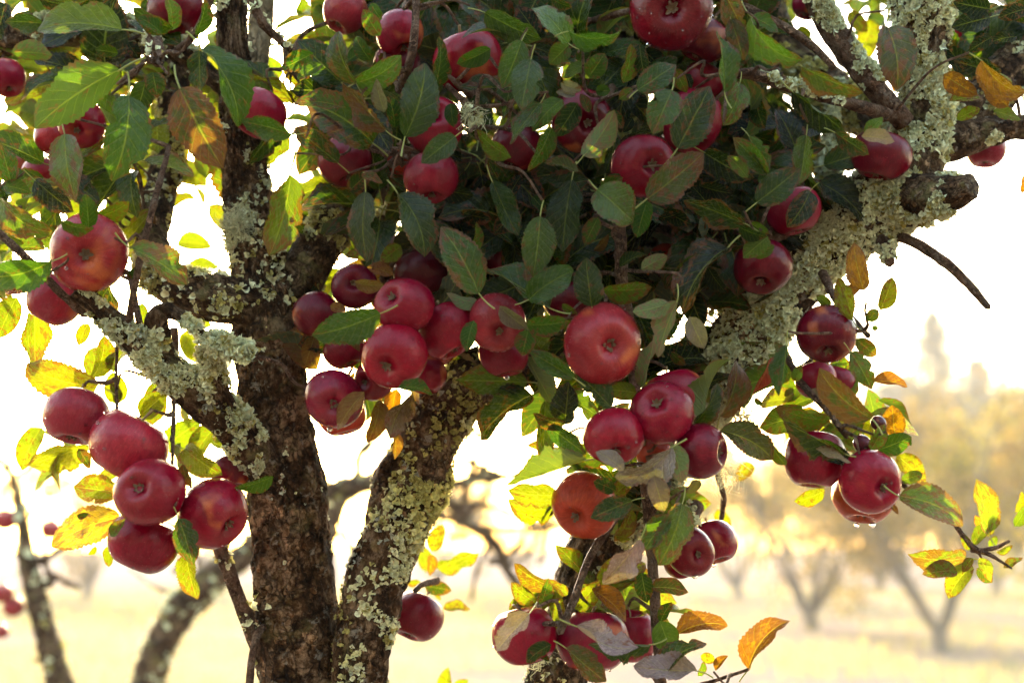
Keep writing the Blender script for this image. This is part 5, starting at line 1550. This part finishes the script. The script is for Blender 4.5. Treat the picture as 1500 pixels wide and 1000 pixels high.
def gp(px, base_py):
    """ground point seen at this place of the picture"""
    v = (CR @ Vector(((px - 750) * K, (500 - base_py) * K, -1))); s = -1.5 / v.z
    return cam.location + v * s


def orchard(px, py, k, s, rz, label, group='golden orchard trees'):
    p = gp(px, py); o = empty('orchard_tree', (p.x, p.y, -0.05), label, 'tree', group); o.rotation_euler.z = rz; o.scale = (s, s, s)
    link('trunk', OP[k][0], o); link('crown', OP[k][1], o)


orchard(1185, 925, 0, 1.05, 0.4, 'blurred golden orchard tree with fanned trunk, left of the two nearest on the right')
orchard(1378, 955, 1, 0.95, 1.9, 'blurred golden orchard tree with dark upright trunk at far right')
orchard(1560, 930, 2, 1.0, 2.9, 'blurred orchard tree cut by the right edge')
FARL = ['hazy far orchard tree just right of the hanging shoot', 'hazy far orchard tree between the two nearest orchard trees at right', 'hazy far orchard tree behind the leafy twig at far right', 'hazy farthest orchard tree behind the fanned-trunk tree', 'hazy farthest orchard tree under the tall conifer', 'hazy far orchard tree behind the hanging shoot at centre right', 'hazy far orchard tree behind the bottom centre apples', 'hazy far orchard tree behind the lone low apple', 'hazy far orchard tree left of the trunk behind the leaning limb', 'hazy far orchard tree under the left hanging cluster', 'hazy far orchard tree at the left edge']
for j, (px, py, k, s, rz) in enumerate([(1080, 876, 2, 1.05, 0.3), (1290, 868, 0, 1.15, 2.2), (1460, 872, 1, 1.2, 1.0), (1190, 852, 1, 1.2, 4.0), (1400, 850, 2, 1.2, 5.0), (960, 870, 0, 1.0, 1.2), (760, 872, 1, 1.0, 2.0), (640, 868, 2, 1.0, 0.9), (280, 868, 1, 1.1, 5.2), (130, 874, 0, 1.1, 3.3), (-60, 866, 2, 1.1, 1.7)]):
    orchard(px, py, k, s, rz, FARL[j], 'far orchard rows')


# unseen tree row, added behind the viewer to hold back frontal sky light
for j, (x, y, k, s, rz, lab) in enumerate([(-8.4, -4.9, 3, 1.3, 1.0, 'unseen tree added behind the viewer to block sky light, far left'), (-4.2, -5.3, 3, 1.4, 2.0, 'unseen tree added behind the viewer to block sky light, left of centre'), (-0.2, -5.0, 3, 1.35, 0.5, 'unseen tree added behind the viewer to block sky light, near the centre'), (4.0, -5.4, 3, 1.4, 4.0, 'unseen tree added behind the viewer to block sky light, right of centre'), (8.2, -5.0, 3, 1.35, 5.5, 'unseen tree added behind the viewer to block sky light, far right')]):
    o = empty('orchard_tree', (x, y, -0.05), lab, 'tree', 'added light-blocking trees behind the viewer'); o.rotation_euler.z = rz; o.scale = (s, s, s)
    link('trunk', OP[k][0], o); link('crown', OP[k][1], o)


def conifer_proto(seed, h, r, dens):
    g = np.random.default_rng(seed); t = far_tube([(Vector((0, 0, -0.5)), 0.35), (Vector((0.1, 0, h * 0.5)), 0.2), (Vector((0, 0, h)), 0.03)], seed, ds=0.5, nr=7)
    P = []
    for k in range(dens):
        u = g.uniform(0.15, 1); rr = r * (1 - u) ** 0.6 * g.uniform(0.25, 1.25) + 0.2; a = g.uniform(0, 6.28)
        m = 26; q = np.linspace(0.15, 1, m)[:, None]; e = np.array([math.cos(a) * rr, math.sin(a) * rr, -0.18 * rr])
        P.append(np.array([0, 0, u * h]) + e * q + g.normal(0, 0.24, (m, 3)))
    return merge_tubes('trunk', [t], M_FARBARK), crown(np.vstack(P), 0.26, ((0.03, 0.034, 0.022), (0.04, 0.04, 0.026), (0.025, 0.03, 0.018)), seed, M_NEEDLE)


def broad_proto(seed, h, r, n):
    g = np.random.default_rng(seed); ts = [far_tube([(Vector((0, 0, -0.5)), 0.4), (Vector((0.2, 0, h * 0.4)), 0.28), (Vector((0, 0.2, h * 0.8)), 0.08)], seed, ds=0.5, nr=7)]; P = []
    for k in range(26):
        c = np.array([g.normal(0, 0.42) * r, g.normal(0, 0.42) * r, h * g.uniform(0.35, 0.98)]); P.append(c + g.normal(0, 0.22 * r, (n // 26, 3)) * np.array([1, 1, 0.7]))
        ts.append(far_tube([(Vector((0.1, 0, h * 0.3)), 0.14), (Vector(c * 0.6), 0.1), (Vector(c), 0.03)], seed + k, ds=0.5, nr=6))
    return merge_tubes('trunk', ts, M_FARBARK), crown(np.vstack(P), 0.24, ((0.035, 0.036, 0.024), (0.045, 0.042, 0.026), (0.028, 0.032, 0.02)), seed, M_NEEDLE)


CP = [conifer_proto(5, 19, 5.2, 230), conifer_proto(6, 15, 3.6, 170), broad_proto(7, 12, 5.2, 15000)]
for (px, dist, k, s, rz, lab) in [
        (1380, 88, 0, 0.86, 0.3, 'tall hazy conifer, highest of the treeline at right'),
        (1442, 98, 1, 0.97, 1.0, 'slim hazy conifer right of the tallest one in the treeline'),
        (1322, 86, 2, 0.98, 2.0, 'round hazy tree left of the tall conifer in the treeline'),
        (1412, 82, 2, 0.95, 0.0, 'rounded hazy tree in front of the tall conifer'),
        (1482, 84, 2, 0.86, 4.0, 'rounded hazy tree at the right end of the treeline in view'),
        (1268, 88, 2, 0.72, 5.0, 'low hazy tree at the left end of the treeline'),
        (1540, 92, 2, 0.80, 1.0, 'hazy tree of the treeline at the right picture edge')]:
    p = CM @ Vector(((px - 750) * K * dist, -300 * K * dist, -dist))
    o = empty('conifer_tree' if k < 2 else 'broadleaf_tree', (p.x, p.y, -0.05), lab, 'tree', 'hazy far treeline'); o.scale = (s, s, s); o.rotation_euler.z = rz
    link('trunk', CP[k][0], o); link('crown', CP[k][1], o)

# neighbouring apple tree behind, at left: bare lichened limbs and a few fruits
D2 = 4.3
nb = empty('apple_tree', gp(170, 800 + 1.5 / D2 / K), 'out of focus bare apple tree behind at left, two lichened limbs', 'tree')
NI = Matrix.Translation(-nb.location)


def nlimb(name, pts, lich=0, seed=0, root=nb, inv=NI, r0=1.0):
    t = tube(pts, ds=0.012, nr=16, lump=0.2, bark=0.2, seed=seed, knots=0.4)
    o = link(name, tube_mesh(name, t, M_LIMB), root); o.matrix_parent_inverse = inv
    if lich:
        me = lichen_mesh(t, lich, 0.5, 0.016, seed, (MINT, PALE, OLIVE))
        if me: tag(link('lichen', me, o), kind='stuff')
    return o


nlimb('trunk', [(165, 800 + 1.6 / D2 / K, D2, 45), (168, 1420, D2, 36), (160, 1250, D2, 30)], 0, 60)
nlimb('limb', [(160, 1270, D2, 26), (110, 1080, D2, 21), (85, 990, D2, 19), (60, 900, D2, 17), (42, 830, D2, 15), (32, 760, D2, 10), (18, 700, D2, 6), (-10, 660, D2, 4)], 70, 61)
nlimb('limb', [(165, 1270, D2, 28), (200, 1080, D2 - .1, 26), (222, 980, D2 - .1, 25), (255, 905, D2 - .1, 24), (300, 855, D2 - .1, 23), (360, 812, D2 - .1, 20), (440, 740, D2, 16), (500, 715, D2, 14), (560, 705, D2, 13)], 200, 62)
nlimb('branch', [(228, 1000, D2 + .1, 12), (262, 920, D2 + .1, 11), (310, 872, D2 + .1, 10), (370, 800, D2 + .1, 8)], 0, 63)
nlimb('branch', [(42, 830, D2, 7), (75, 812, D2, 6), (105, 780, D2, 4), (120, 740, D2, 3)], 0, 64)
nlimb('branch', [(62, 860, D2, 5), (88, 842, D2, 5)], 0, 65)
nlimb('branch', [(85, 972, D2, 5), (50, 966, D2, 4)], 0, 66)
nlimb('branch', [(40, 760, D2, 4), (70, 720, D2, 3), (95, 700, D2, 2.5)], 0, 67)
D3 = 5.4
nb2 = empty('apple_tree', gp(470, 800 + 1.5 / D3 / K), 'out of focus tangle of bare apple branches seen between the forked limbs', 'tree')
NI2 = Matrix.Translation(-nb2.location)
for i, pts in enumerate([
        [(470, 800 + 1.6 / D3 / K, D3, 34), (465, 1180, D3, 28), (455, 960, D3, 24), (470, 800, D3, 20)],
        [(470, 810, D3, 18), (500, 730, D3, 15), (560, 700, D3, 13), (640, 708, D3, 10), (720, 700, D3, 7), (800, 690, D3, 4)],
        [(560, 702, D3, 9), (590, 660, D3, 8), (612, 610, D3, 6), (640, 570, D3, 5)],
        [(640, 708, D3, 8), (676, 760, D3, 8), (720, 790, D3, 9), (752, 850, D3, 7), (780, 900, D3, 5)],
        [(676, 760, D3, 7), (690, 690, D3, 6), (704, 640, D3, 5), (728, 588, D3, 3.5)],
        [(660, 740, D3, 6), (720, 742, D3, 5), (790, 770, D3, 5), (850, 760, D3, 3)],
        [(690, 700, D3, 5), (740, 660, D3, 4), (790, 640, D3, 3)],
        [(520, 720, D3, 8), (530, 660, D3, 7), (560, 640, D3, 5), (580, 600, D3, 4)],
        [(720, 790, D3, 5), (700, 830, D3, 4), (690, 880, D3, 3)]]):
    nlimb('trunk' if i == 0 else 'branch', pts, 60 if i < 2 else 0, 80 + i, nb2, NI2)
_g = np.random.default_rng(77)
for i in range(16):
    x, y = _g.uniform(-20, 330), _g.uniform(700, 900); a = _g.uniform(-2.6, -0.5); L = _g.uniform(60, 150); r = _g.uniform(2, 4)
    nlimb('twig', [(x, y, D2 + .2, r * 1.4), (x + math.cos(a) * L * .5, y + math.sin(a) * L * .4 + 8, D2 + .2, r), (x + math.cos(a) * L, y + math.sin(a) * L * .8, D2 + .2, r * .5)], 0, 200 + i)
for i in range(22):
    x, y = _g.uniform(490, 800), _g.uniform(620, 860); a = _g.uniform(-2.8, 0.6); L = _g.uniform(60, 170); r = _g.uniform(2.2, 5)
    nlimb('twig', [(x, y, D3 + .1, r * 1.4), (x + math.cos(a) * L * .5, y + math.sin(a) * L * .5 + 14, D3, r), (x + math.cos(a) * L, y + math.sin(a) * L, D3, r * .5)], 0, 240 + i, nb2, NI2)
for (x, y, r, lab) in ((8, 760, 17, 'blurred red apple at the left edge, highest on the tree behind'), (75, 775, 15, 'blurred red apple right of the leaning limb behind'), (5, 868, 15, 'blurred red apple at the left edge, upper of the low three'), (20, 888, 15, 'blurred red apple left of the leaning limb, right of the low three'), (2, 924, 11, 'small blurred red apple, lowest at the left edge')):
    o = link('apple', AM[2]); o.matrix_world = Matrix.Translation(at(x, y, D2)) @ Matrix.Rotation(0.4, 4, 'X') @ Matrix.Scale(r * K * D2, 4)
    o.color = (0.22, 0.02, 0.02, 0.5); tag(o, lab, 'apple', 'apples on the tree behind'); link('calyx', CMh[0], o); link('stem', SM[0], o)

# ------------------------------------------------------------------ morning haze
def haze():
    x, y0, y1, z0, z1 = 130, -25, 150, -1.2, 22
    V = [(-x, y0, z0), (x, y0, z0), (x, y1, z0), (-x, y1, z0), (-x, y0, z1), (x, y0, z1), (x, y1, z1), (-x, y1, z1)]
    F = [(0, 3, 2, 1), (4, 5, 6, 7), (0, 1, 5, 4), (1, 2, 6, 5), (2, 3, 7, 6), (3, 0, 4, 7)]
    t = NT('morning_haze'); v = t.new('VolumePrincipled')
    v.inputs['Color'].default_value = (0.96, 0.93, 0.88, 1); v.inputs['Density'].default_value = HAZE; v.inputs['Anisotropy'].default_value = 0.0
    t.l.new(v.outputs[0], t.out.inputs['Volume'])
    return mesh_np('haze', np.array(V, float), F, t.m, False)


HAZE = 0.0016
if HAZE: tag(link('haze', haze()), 'thin warm morning haze filling the orchard air', 'haze', None, 'stuff')
